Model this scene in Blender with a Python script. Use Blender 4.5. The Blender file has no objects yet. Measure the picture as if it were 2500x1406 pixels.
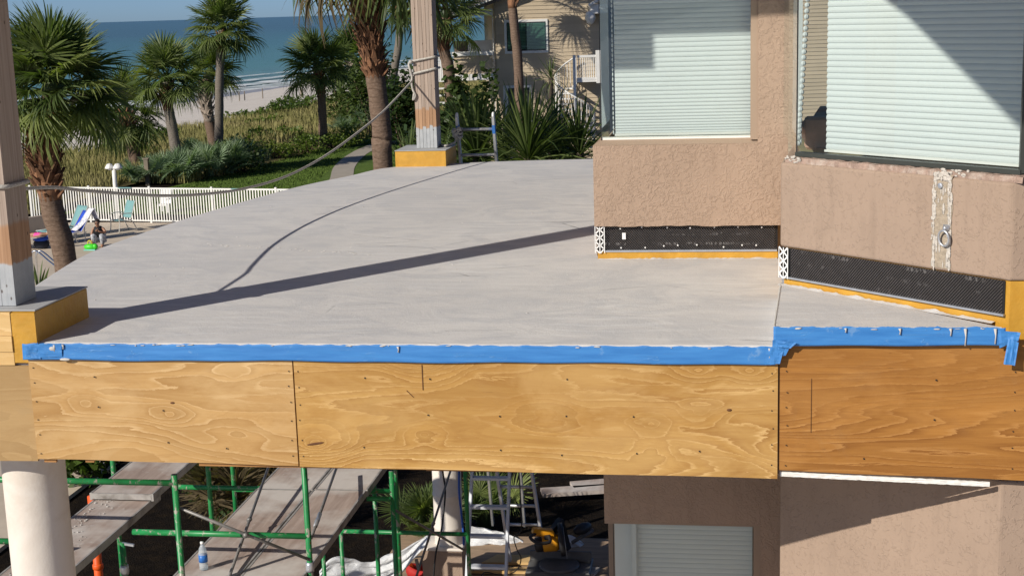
import bpy, math, random
from math import sin, cos, pi, radians, sqrt
from mathutils import Vector, Matrix, noise as mnoise
V = Vector
SC = bpy.context.scene
COL = SC.collection

# ------------------------------------------------------------------ camera
CAM_H, YAW, PITCH, ROLL, FPX = 1.69, radians(8.6), radians(11.1), radians(1.75), 3457.0
_F = V((-sin(YAW)*cos(PITCH), cos(YAW)*cos(PITCH), -sin(PITCH)))
_R0 = V((cos(YAW), sin(YAW), 0)); _U0 = _R0.cross(_F)
_R = _R0*cos(ROLL) - _U0*sin(ROLL); _U = _U0*cos(ROLL) + _R0*sin(ROLL)
CPOS = V((0, 0, CAM_H))
cam = bpy.data.cameras.new('camera'); cam_o = bpy.data.objects.new('camera', cam); COL.objects.link(cam_o)
cam.sensor_width = 36; cam.lens = 36*FPX/2500; cam.clip_start = .1; cam.clip_end = 90000
cam_o.matrix_world = Matrix(((_R.x, _U.x, -_F.x, 0), (_R.y, _U.y, -_F.y, 0), (_R.z, _U.z, -_F.z, CAM_H), (0, 0, 0, 1)))
SC.camera = cam_o

def ray(x, y): return _R*((x-1250)/FPX) - _U*((y-703)/FPX) + _F
def atY(x, y, Y): d = ray(x, y); return CPOS + d*(Y/d.y)
def atZ(x, y, z): d = ray(x, y); return CPOS + d*((z-CAM_H)/d.z)
def atP(x, y, p, n): d = ray(x, y); return CPOS + d*((V(p)-CPOS).dot(V(n))/d.dot(V(n)))

# ------------------------------------------------------------------ light
SUN_AZ, SUN_EL = radians(39.5), radians(29)
LDIR = V((sin(SUN_AZ)*cos(SUN_EL), cos(SUN_AZ)*cos(SUN_EL), -sin(SUN_EL)))
world = bpy.data.worlds.new('World'); SC.world = world; world.use_nodes = True
wn = world.node_tree; bg = wn.nodes['Background']
sky = wn.nodes.new('ShaderNodeTexSky'); sky.sky_type = 'NISHITA'; sky.sun_disc = False
sky.sun_elevation = SUN_EL; sky.sun_rotation = radians(180)+SUN_AZ
sky.air_density = .45; sky.dust_density = .35; sky.ozone_density = 6.0; sky.altitude = 5
wn.links.new(sky.outputs[0], bg.inputs[0]); bg.inputs[1].default_value = .085
sl = bpy.data.lights.new('sun', 'SUN'); sl.energy = 4.9; sl.angle = radians(.53); sl.color = (1, .93, .82)
so = bpy.data.objects.new('sun', sl); COL.objects.link(so)
so.rotation_euler = (-LDIR).to_track_quat('Z', 'Y').to_euler(); so.location = (-20, -20, 20)
SC.view_settings.view_transform = 'Standard'; SC.view_settings.look = 'None'
SC.view_settings.exposure = 0.0; SC.view_settings.gamma = 1.0

# ------------------------------------------------------------------ helpers
RNG = random.Random(7)
def rr(a, b): return RNG.uniform(a, b)

class NT:
    """small node helper"""
    def __init__(s, name):
        s.m = bpy.data.materials.new(name); s.m.use_nodes = True
        s.t = s.m.node_tree; s.b = s.t.nodes['Principled BSDF']; s.out = s.t.nodes['Material Output']
    def n(s, typ, **k):
        o = s.t.nodes.new('ShaderNode'+typ)
        for a, v in k.items(): setattr(o, a, v)
        return o
    def link(s, a, b): s.t.links.new(a, b)
    def val(s, sock, v):
        if isinstance(v, bpy.types.NodeSocket): s.link(v, sock)
        else: sock.default_value = v
    def coord(s, scale=(1, 1, 1), kind='Object', rot=(0, 0, 0), loc=(0, 0, 0)):
        c = s.n('TexCoord'); mp = s.n('Mapping')
        mp.inputs['Scale'].default_value = scale; mp.inputs['Rotation'].default_value = rot; mp.inputs['Location'].default_value = loc
        s.link(c.outputs[kind], mp.inputs[0]); return mp.outputs[0]
    def pos(s, scale=(1, 1, 1), rot=(0, 0, 0)):
        c = s.n('NewGeometry'); mp = s.n('Mapping'); mp.inputs['Scale'].default_value = scale; mp.inputs['Rotation'].default_value = rot
        s.link(c.outputs['Position'], mp.inputs[0]); return mp.outputs[0]
    def noise(s, vec, scale=5, detail=4, rough=.55, dist=0):
        o = s.n('TexNoise'); s.link(vec, o.inputs['Vector'])
        o.inputs['Scale'].default_value = scale; o.inputs['Detail'].default_value = detail
        o.inputs['Roughness'].default_value = rough; o.inputs['Distortion'].default_value = dist
        return o.outputs['Fac']
    def vor(s, vec, scale=5, feature='F1', out='Distance', rnd=1):
        o = s.n('TexVoronoi', feature=feature); s.link(vec, o.inputs['Vector']); o.inputs['Scale'].default_value = scale
        o.inputs['Randomness'].default_value = rnd
        return o.outputs[out]
    def ramp(s, fac, stops, interp='LINEAR'):
        o = s.n('ValToRGB'); o.color_ramp.interpolation = interp; e = o.color_ramp.elements
        while len(e) > 1: e.remove(e[-1])
        for i, (p, c) in enumerate(stops):
            if not hasattr(c, '__len__'): c = (c, c, c)
            el = e[0] if i == 0 else e.new(p)
            el.position = p; el.color = (c[0], c[1], c[2], 1)
        s.link(fac, o.inputs[0]); return o.outputs[0]
    def math(s, op, a, b=None, c=None):
        o = s.n('Math', operation=op)
        s.val(o.inputs[0], a)
        if b is not None: s.val(o.inputs[1], b)
        if c is not None: s.val(o.inputs[2], c)
        return o.outputs[0]
    def mix(s, fac, a, b, typ='MIX'):
        o = s.n('MixRGB', blend_type=typ); s.val(o.inputs[0], fac)
        for i, v in ((1, a), (2, b)):
            if isinstance(v, bpy.types.NodeSocket): s.link(v, o.inputs[i])
            else: o.inputs[i].default_value = (v[0], v[1], v[2], 1)
        return o.outputs[0]
    def sep(s, vec):
        o = s.n('SeparateXYZ'); s.link(vec, o.inputs[0]); return o.outputs
    def bump(s, h, strength=.5, dist=.01, nrm=None):
        o = s.n('Bump'); s.link(h, o.inputs['Height']); o.inputs['Strength'].default_value = strength
        o.inputs['Distance'].default_value = dist
        if nrm is not None: s.link(nrm, o.inputs['Normal'])
        return o.outputs[0]
    def fin(s, col, rough=.6, nrm=None, metal=0, spec=.4):
        if isinstance(col, bpy.types.NodeSocket): s.link(col, s.b.inputs['Base Color'])
        else: s.b.inputs['Base Color'].default_value = (col[0], col[1], col[2], 1)
        s.val(s.b.inputs['Roughness'], rough); s.b.inputs['Metallic'].default_value = metal
        s.b.inputs['Specular IOR Level'].default_value = spec
        if nrm is not None: s.link(nrm, s.b.inputs['Normal'])
        return s.m

def scl(c, k): return tuple(x*k for x in c)
def pmat(name, col, rough=.6, var=.18, scale=6, bump=0, bscale=60, bdist=.004, metal=0, spec=.4, dirt=None, stretch=(1, 1, 1), rnd=0):
    t = NT(name); v = t.coord(stretch)
    f = t.noise(v, scale, 5, .6)
    c = t.ramp(f, [(.25, scl(col, 1-var)), (.75, scl(col, 1+var))])
    if dirt:
        d = t.ramp(t.noise(v, scale*.45, 6, .65, .6), [(.48, 0), (.66, 1)])
        c = t.mix(d, c, dirt)
    if rnd:
        o = t.n('ObjectInfo'); k = t.ramp(o.outputs['Random'], [(0, 1-rnd), (1, 1+rnd)])
        c = t.mix(1, c, k, 'MULTIPLY')
    nr = t.bump(t.noise(v, bscale, 4), bump, bdist) if bump else None
    return t.fin(c, rough, nr, metal, spec)

class MB:
    def __init__(s): s.v = []; s.f = []
    def add(s, vs, fs):
        o = len(s.v); s.v += [tuple(p) for p in vs]; s.f += [tuple(i+o for i in f) for f in fs]; return s
    def box(s, lo, hi, M=None, bev=0):
        x0, y0, z0 = lo; x1, y1, z1 = hi
        if bev:
            b = bev; P = []; 
            for z, k in ((z0, b), (z0+b, 0), (z1-b, 0), (z1, b)):
                P += [(x0+k, y0+k, z), (x1-k, y0+k, z), (x1-k, y1-k, z), (x0+k, y1-k, z)]
            F = [(3, 2, 1, 0), (12, 13, 14, 15)]
            for r in range(3):
                for i in range(4): F.append((r*4+i, r*4+(i+1) % 4, r*4+4+(i+1) % 4, r*4+4+i))
        else:
            P = [(x0, y0, z0), (x1, y0, z0), (x1, y1, z0), (x0, y1, z0), (x0, y0, z1), (x1, y0, z1), (x1, y1, z1), (x0, y1, z1)]
            F = [(3, 2, 1, 0), (4, 5, 6, 7), (0, 1, 5, 4), (1, 2, 6, 5), (2, 3, 7, 6), (3, 0, 4, 7)]
        if M is not None: P = [M @ V(p) for p in P]
        return s.add(P, F)
    def bar(s, a, b, w, h, up=(0, 0, 1), bev=0):
        a = V(a); b = V(b); d = b-a; L = d.length; x = d/L; u = V(up)
        if abs(x.dot(u)) > .98: u = V((0, 1, 0))
        y = u.cross(x).normalized(); z = x.cross(y)
        M = Matrix(((x.x, y.x, z.x, a.x), (x.y, y.y, z.y, a.y), (x.z, y.z, z.z, a.z), (0, 0, 0, 1)))
        return s.box((0, -w/2, -h/2), (L, w/2, h/2), M, bev)
    def tube(s, pts, r, n=8, cap=True, closed=False):
        pts = [V(p) for p in pts]; m = len(pts); rs = r if hasattr(r, '__len__') else [r]*m
        P = []; F = []; pu = None
        for i, p in enumerate(pts):
            if closed: t = pts[(i+1) % m]-pts[i-1]
            else: t = pts[min(i+1, m-1)]-pts[max(i-1, 0)]
            t = t.normalized() if t.length > 1e-9 else V((0, 0, 1))
            if pu is None: pu = V((0, 0, 1)) if abs(t.z) < .9 else V((1, 0, 0))
            u = (pu-t*pu.dot(t)).normalized(); w = t.cross(u); pu = u
            for k in range(n):
                a = 2*pi*k/n; P.append(p+(u*cos(a)+w*sin(a))*rs[i])
        for i in range(m if closed else m-1):
            j = (i+1) % m
            for k in range(n): F.append((i*n+k, i*n+(k+1) % n, j*n+(k+1) % n, j*n+k))
        if cap and not closed: F += [tuple(range(n-1, -1, -1)), tuple((m-1)*n+k for k in range(n))]
        return s.add(P, F)
    def prism(s, poly, z0, z1):
        n = len(poly); P = [(x, y, z0) for x, y in poly]+[(x, y, z1) for x, y in poly]
        F = [tuple(range(n-1, -1, -1)), tuple(range(n, 2*n))]+[(i, (i+1) % n, n+(i+1) % n, n+i) for i in range(n)]
        return s.add(P, F)
    def lathe(s, prof, c, n=20, axis=(0, 0, 1)):
        c = V(c); q = V(axis).to_track_quat('Z', 'Y'); P = []; F = []
        for r, z in prof:
            for k in range(n): P.append(c+q @ V((r*cos(2*pi*k/n), r*sin(2*pi*k/n), z)))
        for i in range(len(prof)-1):
            for k in range(n): F.append((i*n+k, i*n+(k+1) % n, (i+1)*n+(k+1) % n, (i+1)*n+k))
        F += [tuple(range(n-1, -1, -1)), tuple((len(prof)-1)*n+k for k in range(n))]
        return s.add(P, F)
    def ell(s, c, r, nu=12, nv=8, M=None):
        P = []; F = []
        for j in range(nv+1):
            t = -pi/2+pi*j/nv
            for i in range(nu):
                p = V((r[0]*cos(t)*cos(2*pi*i/nu), r[1]*cos(t)*sin(2*pi*i/nu), r[2]*sin(t)))
                P.append((M @ p if M else p)+V(c))
        for j in range(nv):
            for i in range(nu): F.append((j*nu+i, j*nu+(i+1) % nu, (j+1)*nu+(i+1) % nu, (j+1)*nu+i))
        return s.add(P, F)
    def grid(s, fn, nu, nv):
        P = [fn(i/nu, j/nv) for j in range(nv+1) for i in range(nu+1)]
        F = [(j*(nu+1)+i, j*(nu+1)+i+1, (j+1)*(nu+1)+i+1, (j+1)*(nu+1)+i) for j in range(nv) for i in range(nu)]
        return s.add(P, F)
    def mesh(s, name, smooth=False, off=None):
        me = bpy.data.meshes.new(name)
        vs = s.v if off is None else [(p[0]-off[0], p[1]-off[1], p[2]-off[2]) for p in s.v]
        me.from_pydata(vs, [], s.f); me.validate(clean_customdata=False); me.update()
        if smooth: me.polygons.foreach_set('use_smooth', [True]*len(me.polygons))
        return me
    def build(s, name, mat, parent=None, smooth=False, solid=0, local=False):
        off = None if local else root_loc(parent)
        me = s.mesh(name, smooth, off)
        if mat is not None: me.materials.append(mat)
        o = bpy.data.objects.new(name, me); COL.objects.link(o)
        if parent is not None: o.parent = parent
        if smooth == 'auto':
            pass
        if solid:
            md = o.modifiers.new('s', 'SOLIDIFY'); md.thickness = solid; md.offset = 0
        return o

ROOT = {}
def root_loc(p):
    if p is None: return None
    while p.parent is not None: p = p.parent
    return ROOT.get(p.name)
def thing(name, label, cat, loc, group=None):
    o = bpy.data.objects.new(name, None); COL.objects.link(o); o.location = loc; o.empty_display_size = .2
    ROOT[o.name] = V(loc)
    return tag(o, label, cat, group)
def tag(o, label, cat, group=None):
    o['label'] = label; o['category'] = cat
    if group: o['group'] = group
    return o
def struct(o, label=None): 
    o['kind'] = 'structure'
    if label: o['label'] = label
    return o
def smooth_angle(o, ang=40):
    me = o.data
    me.polygons.foreach_set('use_smooth', [True]*len(me.polygons))
    try: me.set_sharp_from_angle(angle=radians(ang))
    except Exception: pass
    return o
def inst(name, me, parent, M, mat=None):
    o = bpy.data.objects.new(name, me); COL.objects.link(o); o.parent = parent; o.matrix_local = M
    if mat is not None:
        o.material_slots[0].link = 'OBJECT'; o.material_slots[0].material = mat
    return o
def catmull(pts, k=6):
    out = []; n = len(pts)
    for i in range(n-1):
        p0, p1, p2, p3 = [V(pts[max(0, min(n-1, i+d))]) for d in (-1, 0, 1, 2)]
        for j in range(k):
            t = j/k
            out.append(.5*((2*p1)+(p2-p0)*t+(2*p0-5*p1+4*p2-p3)*t*t+(3*p1-p0-3*p2+p3)*t**3))
    out.append(V(pts[-1])); return out

# ------------------------------------------------------------------ materials
def stucco(name, col, strength, sc, thr=(.47, .56)):
    t = NT(name); v = t.pos()
    w = t.noise(v, sc, 3, .5, 1.4)
    plateau = t.ramp(w, [(thr[0], 0), (thr[1], 1)])
    worm = t.ramp(t.math('ABSOLUTE', t.math('SUBTRACT', t.noise(v, sc*1.25, 2, .5, 1.0), .5)), [(0, 0), (.035, 1)])
    patch = t.ramp(t.noise(v, 2.6, 2), [(.38, .25), (.62, 1)])
    h = t.math('ADD', t.math('MULTIPLY', t.math('MULTIPLY', plateau, worm), patch), t.math('MULTIPLY', t.noise(v, 260, 3), .12))
    c = t.ramp(t.noise(v, 1.7, 5, .6), [(.3, scl(col, .93)), (.7, scl(col, 1.06))])
    c = t.mix(t.ramp(t.noise(v, 420, 2), [(.3, .0), (.8, .10)]), c, scl(col, 1.5))
    c = t.mix(t.math('MULTIPLY', t.ramp(t.noise(t.pos((6, 6, .7)), 2.0, 5, .65), [(.50, 0), (.74, 1)]), .34), c, scl(col, .64))
    c = t.mix(t.math('MULTIPLY', t.ramp(t.noise(v, 3.1, 6, .7, .8), [(.58, 0), (.70, 1)]), .22), c, scl(col, 1.18))
    return t.fin(c, .85, t.bump(h, strength, .02), spec=.2)
TAN = (.37, .268, .20)
m_stuccoA = stucco('stucco_heavy', TAN, .40, 24)
m_stuccoB = stucco('stucco_light', (.33, .245, .188), .40, 28, (.56, .62))
m_smooth = pmat('stucco_trim', (.345, .255, .188), .85, .06, 3, .15, 150)

def deck_mat():
    t = NT('deck_coating'); v = t.pos()
    big = t.noise(v, .55, 5, .6, .4)
    streak = t.noise(t.pos((1.1, 1.7, 1), (0, 0, radians(24))), 1.5, 8, .66, 1.6)
    fine = t.noise(t.pos((2.0, 4.2, 1), (0, 0, radians(-15))), 3.0, 7, .74, 2.0)
    c = t.ramp(big, [(.3, (.60, .575, .55)), (.7, (.69, .66, .625))])
    c = t.mix(t.math('MULTIPLY', t.ramp(streak, [(.44, 0), (.62, 1)]), .75), c, (.53, .52, .515))
    c = t.mix(t.math('MULTIPLY', t.ramp(streak, [(.28, 1), (.42, 0)]), .5), c, (.73, .70, .655))
    c = t.mix(t.math('MULTIPLY', t.ramp(fine, [(.58, 0), (.72, 1)]), .35), c, (.78, .765, .735))
    c = t.mix(t.math('MULTIPLY', t.ramp(t.noise(v, 1.3, 6, .7, 1.2), [(.63, 0), (.72, 1)]), .30), c, (.46, .455, .455))
    # a few hairline trowel cracks, broken up
    ck = t.ramp(t.vor(t.mix(.12, t.pos((.45, 1.3, 1), (0, 0, .35)), t.n('TexNoise').outputs['Color']), 1.1, 'DISTANCE_TO_EDGE'), [(0, 1), (.006, 0)])
    ck = t.math('MULTIPLY', ck, t.ramp(t.noise(v, 1.1, 4), [(.56, 0), (.64, .75)]))
    c = t.mix(ck, c, (.22, .215, .21))
    arc = t.n('TexWave', wave_type='RINGS'); arc.inputs['Scale'].default_value = 2.2; arc.inputs['Distortion'].default_value = 7; arc.inputs['Detail'].default_value = 4
    t.link(t.pos((.6, 1.0, 1)), arc.inputs['Vector'])
    am = t.ramp(t.noise(v, .9, 4, .6), [(.50, 0), (.60, 1)])
    c = t.mix(t.math('MULTIPLY', t.math('MULTIPLY', t.ramp(arc.outputs['Fac'], [(.72, 0), (.95, 1)]), am), .28), c, (.80, .785, .76))
    c = t.mix(t.math('MULTIPLY', t.ramp(t.noise(t.pos((1, 1.4, 1)), 3.4, 5, .7, 1.5), [(.60, 0), (.68, 1)]), .22), c, (.50, .49, .485))
    # specks of splatter
    sp = t.ramp(t.vor(v, 16), [(.05, 1), (.09, 0)])
    sp = t.math('MULTIPLY', sp, t.ramp(t.noise(v, 3, 3), [(.6, 0), (.7, 1)]))
    c = t.mix(t.math('MULTIPLY', sp, .7), c, (.84, .83, .80))
    h = t.math('ADD', t.math('MULTIPLY', fine, .5), t.math('MULTIPLY', t.noise(v, 90, 4), .25))
    h = t.math('SUBTRACT', t.math('ADD', h, t.math('MULTIPLY', streak, .8)), ck)
    c = t.mix(1, c, (.975, 1.0, 1.035), 'MULTIPLY')
    return t.fin(c, .72, t.bump(h, .45, .012), spec=.3)
m_deck = deck_mat()
m_deckgray = pmat('curb_top_coating', (.40, .405, .41), .6, .1, 5, .2, 60)
m_yellow = pmat('yellow_waterproofing', (.53, .285, .035), .45, .16, 9, .6, 26, .006, spec=.5, dirt=(.50, .25, .025))
m_tape = None
def tape_mat():
    t = NT('blue_masking_tape'); v = t.pos((1, 1, 1))
    f = t.noise(t.pos((1.2, 1, 14)), 3, 5, .6)
    c = t.ramp(f, [(.3, (.03, .165, .46)), (.7, (.055, .235, .57))])
    cr = t.math('ABSOLUTE', t.math('SUBTRACT', t.noise(t.pos((1.6, 1, 14), (0, .10, 0)), 2.0, 3, .5, 1.2), .5))
    crease = t.math('MULTIPLY', t.ramp(cr, [(0, 1), (.012, 0)]), t.ramp(t.noise(t.pos(), 2.3, 2), [(.5, 0), (.6, 1)]))
    c = t.mix(t.math('MULTIPLY', crease, .35), c, (.25, .5, .8))
    c = t.mix(t.math('MULTIPLY', t.ramp(t.noise(t.pos(), 9, 6, .7), [(.62, 0), (.70, 1)]), .25), c, (.35, .5, .62))
    return t.fin(c, .55, t.bump(crease, .5, .004), spec=.35)
m_tape = tape_mat()
m_smear = pmat('dried_coating_smear', (.52, .50, .47), .7, .1, 20, .3, 90)

def ply_mat(name, seed, light, mid, dark, freq=13, stretch=.30, zmul=3.2, fine=1.0, knots=True, dirt=0, rag=.055, spots=()):
    """rotary-cut veneer: ragged contour bands with thin pale rims, fibres, pin knots"""
    t = NT(name); P = t.pos((stretch, 1, 1.0)); off = t.n('VectorMath', operation='ADD'); t.link(P, off.inputs[0]); off.inputs[1].default_value = (seed*3.7, seed*1.3, seed*2.1)
    v = off.outputs[0]
    h = t.noise(v, 1.9, 2.0, .45, .75)
    r1 = t.noise(t.n_add(v, (seed, 3, 1), (5.5, 1, 8)), 1.5, 7, .70, 1.0)
    h = t.math('ADD', h, t.math('MULTIPLY', r1, rag))
    if knots:
        kn = t.vor(t.n_add(v, (seed, 0, 0), (1.6, 1, 1)), 1.9)
        h = t.math('ADD', h, t.math('MULTIPLY', t.ramp(kn, [(0, 1), (.11, 0)], 'EASE'), .20))
    for (sx, sz, sr, sa) in spots:
        dv = t.n('VectorMath', operation='DISTANCE'); t.link(t.pos((.55, 0, 1)), dv.inputs[0]); dv.inputs[1].default_value = (sx*.55, 0, sz)
        h = t.math('ADD', h, t.math('MULTIPLY', t.ramp(t.math('DIVIDE', dv.outputs['Value'], sr), [(0, 1), (.35, .55), (1, 0)], 'EASE'), sa*.5))
    z = t.sep(P)[2]
    ph = t.math('MULTIPLY', t.math('ADD', h, t.math('MULTIPLY', z, zmul/freq)), freq)
    fr = t.math('FRACT', ph)
    band = t.math('FRACT', t.math('MULTIPLY', t.math('FLOOR', ph), .381))
    tone = t.mix(band, scl(mid, 1.07), scl(mid, .90))
    w = t.ramp(t.noise(t.n_add(v, (2, 2, seed), (1, 1, 2)), 2.1, 2), [(.35, .15), (.65, 1)])
    rim = t.math('MULTIPLY', t.ramp(fr, [(0, 1), (.09, .75), (.22, 0)]), w)
    c = t.mix(rim, tone, scl(light, 1.08))
    c = t.mix(t.math('MULTIPLY', t.ramp(fr, [(.55, 0), (.97, 1)]), t.math('MULTIPLY', w, .9)), c, dark)
    bl = t.ramp(t.noise(t.n_add(v, (1, seed, 4), (2.6, 1, 3.2)), 2.2, 7, .72, 1.2), [(.47, 0), (.51, 1), (.60, .2), (.63, .9)])
    c = t.mix(t.math('MULTIPLY', bl, .30), c, scl(dark, 1.08))
    fib = t.noise(t.pos((3.5, 1, 150)), 1.0, 5, .65)
    c = t.mix(t.math('MULTIPLY', t.ramp(fib, [(.35, 0), (.7, 1)]), .22*fine), c, dark)
    tr = t.ramp(t.noise(t.pos((9, 1, 170)), 1.0, 3), [(.66, 0), (.72, 1)])
    tr = t.math('MULTIPLY', tr, t.ramp(t.noise(t.pos((.9, 1, 3)), 1.6, 3), [(.46, 0), (.66, .65*fine)]))
    c = t.mix(tr, c, scl(dark, .42))
    c = t.mix(t.math('MULTIPLY', t.ramp(t.noise(t.n_add(v, (7, 0, seed), (1, 1, 1)), 1.3, 4, .6), [(.4, 0), (.65, 1)]), .35), c, scl(dark, 1.05))
    if knots:
        c = t.mix(t.math('MULTIPLY', t.ramp(kn, [(0, 1), (.012, .6), (.035, 0)]), .5), c, scl(dark, .5))
    c = t.mix(t.math('MULTIPLY', t.ramp(t.noise(t.pos((.8, 1, 1.6)), 1.9, 5, .65, .6), [(.5, 0), (.64, 1)]), .22), c, light)
    sm = t.ramp(t.noise(t.pos((1, 1, 1)), 2.4, 6, .7, .5), [(.55, 0), (.75, 1)])
    c = t.mix(t.math('MULTIPLY', sm, .10+dirt), c, (.28, .21, .13))
    return t.fin(c, .6, t.bump(t.math('ADD', fib, t.math('MULTIPLY', fr, .4)), .2, .003), spec=.3)
def _n_add(s, v, off, sc):
    o = s.n('Mapping'); o.inputs['Location'].default_value = off; o.inputs['Scale'].default_value = sc; s.link(v, o.inputs[0]); return o.outputs[0]
NT.n_add = _n_add
def spots(l): return [(atY(x, y, 6.98).x, atY(x, y, 6.98).z, r, a) for x, y, r, a in l]
SPL = spots([(415, 1012, .10, .28), (580, 1058, .13, -.25), (205, 985, .09, .22), (570, 920, .10, .2)])
SPM = spots([(1045, 890, .16, .35), (770, 1083, .17, .40), (1035, 1060, .10, -.25), (1712, 1008, .10, .22), (1590, 1035, .09, .22), (1590, 1100, .09, -.2), (1705, 905, .10, .2), (1830, 905, .10, .22), (1330, 1010, .14, -.22)])
m_plyL = ply_mat('plywood_pale', 3.1, (.72, .52, .28), (.53, .33, .135), (.34, .18, .055), 16, .22, 5.5, .9, False, 0, .075, SPL)
m_plyM = ply_mat('plywood_golden', 5.6, (.72, .49, .215), (.49, .285, .085), (.29, .135, .03), 27, .20, 6.0, 1.1, False, 0, .075, SPM)
m_plyR = ply_mat('plywood_orange', 8.2, (.52, .27, .085), (.42, .195, .045), (.22, .085, .016), 34, .10, 20, 2.2, False, .05, .06)
m_plyO = ply_mat('plywood_weathered', 1.4, (.50, .345, .17), (.43, .285, .13), (.32, .195, .08), 12, .25, 5, 1.2, False, .35)
m_plyedge = pmat('plywood_edge', (.36, .18, .06), .7, .25, 30, stretch=(1, 1, 40))
m_pine = ply_mat('pine_block', 6.6, (.74, .53, .27), (.68, .46, .20), (.55, .33, .12), 20, .2, 12, 1, False)

def post_mat():
    t = NT('weathered_post_timber'); v = t.pos()
    z = t.sep(v)[2]
    jag = t.math('ADD', z, t.math('MULTIPLY', t.noise(t.pos((14, 14, 3)), 1.5, 3), .05))
    g = t.noise(t.pos((55, 55, 1.1)), 1.0, 6, .65, .4)
    old = t.ramp(g, [(.3, (.27, .205, .165)), (.55, (.40, .32, .265)), (.75, (.48, .40, .34))])
    fresh = t.ramp(g, [(.3, (.30, .17, .095)), (.7, (.46, .285, .175))])
    gray = t.ramp(t.noise(v, 14, 5), [(.3, (.36, .38, .40)), (.7, (.44, .455, .47))])
    o = t.n('ObjectInfo'); k = t.ramp(o.outputs['Random'], [(0, .84), (1, 1.1)])
    k1 = t.math('ADD', jag, t.math('MULTIPLY', o.outputs['Random'], .04))
    c = t.mix(t.ramp(t.math('MULTIPLY', k1, .4), [(.268, 0), (.276, 1)]), fresh, old)
    c = t.mix(1, c, k, 'MULTIPLY')
    c = t.mix(t.ramp(t.math('MULTIPLY', k1, .4), [(.184, 1), (.188, 0)]), c, gray)
    nail = t.ramp(t.vor(t.pos((9, 9, 5)), 1.6), [(.07, 1), (.10, 0)])
    c = t.mix(t.math('MULTIPLY', nail, .75), c, (.07, .045, .03))
    return t.fin(c, .8, t.bump(g, .5, .006), spec=.2)
m_post = post_mat()

def lathfelt_mat():
    t = NT('black_building_felt'); v = t.coord()
    mp = t.coord((1, 1, 1))
    # rows of worn-out, unreadable white printing
    sx = t.math('FRACT', t.math('MULTIPLY', t.sep(v)[2], 15))
    row = t.ramp(sx, [(.36, 0), (.40, 1), (.62, 1), (.66, 0)])
    ch = t.ramp(t.noise(t.coord((60, 60, 18)), 1.2, 2), [(.52, 0), (.56, 1)])
    msk = t.ramp(t.noise(t.coord((5, 5, 9)), 1.0, 2), [(.52, 0), (.62, .55)])
    f = t.math('MULTIPLY', t.math('MULTIPLY', row, ch), msk)
    c = t.mix(f, (.012, .011, .012), (.30, .29, .29))
    return t.fin(c, .75)
m_felt = lathfelt_mat()
m_lath = pmat('expanded_metal_lath', (.26, .235, .23), .5, .25, 20, metal=.2)
m_white = pmat('white_paint', (.78, .77, .73), .5, .05, 5, .1, 60)
m_whiteplastic = pmat('white_plastic', (.80, .80, .79), .4, .04, 8)
m_galv = pmat('galvanised_metal', (.52, .55, .60), .4, .12, 20, metal=.7)
m_alu = pmat('aluminium', (.62, .63, .64), .42, .10, 12, metal=.75, dirt=(.42, .42, .42))
m_dark = pmat('dark_bronze_frame', (.045, .05, .045), .4, .1, 6)
m_gasket = pmat('black_gasket', (.02, .02, .02), .5, .1, 6)
m_inter = pmat('interior_wall', (.30, .27, .16), .8, .1, 2)
m_brown = pmat('brown_upholstery', (.60, .36, .26), .6, .25, 9)
m_shade = pmat('cellular_shade_fabric', (.62, .645, .645), .8, .03, 3, .05, 200)
m_stone = pmat('broken_sill_mortar', (.33, .235, .19), .85, .35, 22, .9, 45, .02, dirt=(.50, .42, .36))
m_mortar = pmat('white_mortar', (.56, .52, .47), .9, .14, 30, .9, 60, .02)
m_chip = pmat('exposed_substrate', (.36, .30, .23), .9, .25, 40, .8, 60, .015)

def glass_mat(name, tint, ior=1.5):
    t = NT(name); tr = t.n('BsdfTransparent'); tr.inputs[0].default_value = (*tint, 1)
    gl = t.n('BsdfGlossy'); gl.inputs['Roughness'].default_value = .01; gl.inputs[0].default_value = (.95, 1, 1, 1)
    lw = t.n('LayerWeight'); lw.inputs[0].default_value = .5; r0 = ((ior-1)/(ior+1))**2*1.8
    fr = t.math('ADD', t.math('MULTIPLY', t.math('POWER', lw.outputs['Facing'], 5.0), 1-r0), r0)
    mx = t.n('MixShader'); t.link(fr, mx.inputs[0]); t.link(tr.outputs[0], mx.inputs[1]); t.link(gl.outputs[0], mx.inputs[2])
    t.link(mx.outputs[0], t.out.inputs[0]); return t.m
m_glass = glass_mat('tinted_window_glass', (.885, .935, .925))
m_glassd = glass_mat('house_window_glass', (.45, .62, .56), 1.6)

# ------------------------------------------------------------------ balcony deck
def smooth_left():
    pts = [(-4.34, 7.02), (-4.40, 8.0), (-4.45, 8.5), (-4.51, 8.72), (-4.685, 9.755), (-4.69, 10.505), (-4.582, 11.841), (-4.281, 13.667), (-3.954, 14.675), (-3.65, 15.497), (-2.597, 15.908), (-1.454, 16.056)]
    return [(p.x, p.y) for p in catmull([(x, y, 0) for x, y in pts], 5)]
balc = thing('balcony', 'big balcony with grey coated floor and plywood sheets on its front edge', 'balcony', (-2, 11, 0))
outl = [(.262, 7.02), (.262, 7.06), (.46, 7.06), (.46, 9.55), (2.6, 9.55), (2.6, 16.3)]
left = smooth_left()
poly = [left[0]]+outl+list(reversed(left))[:-1]
o = MB().prism(poly, -.60, 0).build('floor_slab', m_deck, balc)
md = o.modifiers.new('b', 'BEVEL'); md.width = .012; md.segments = 2; md.limit_method = 'ANGLE'
MB().prism([(.255, 7.02), (1.352, 7.02), (.345, 8.15), (.33, 8.16)], -.58, .098).build('raised_floor_wedge', m_deck, balc)
o['label'] = 'grey concrete floor of the balcony with trowel marks'
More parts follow.
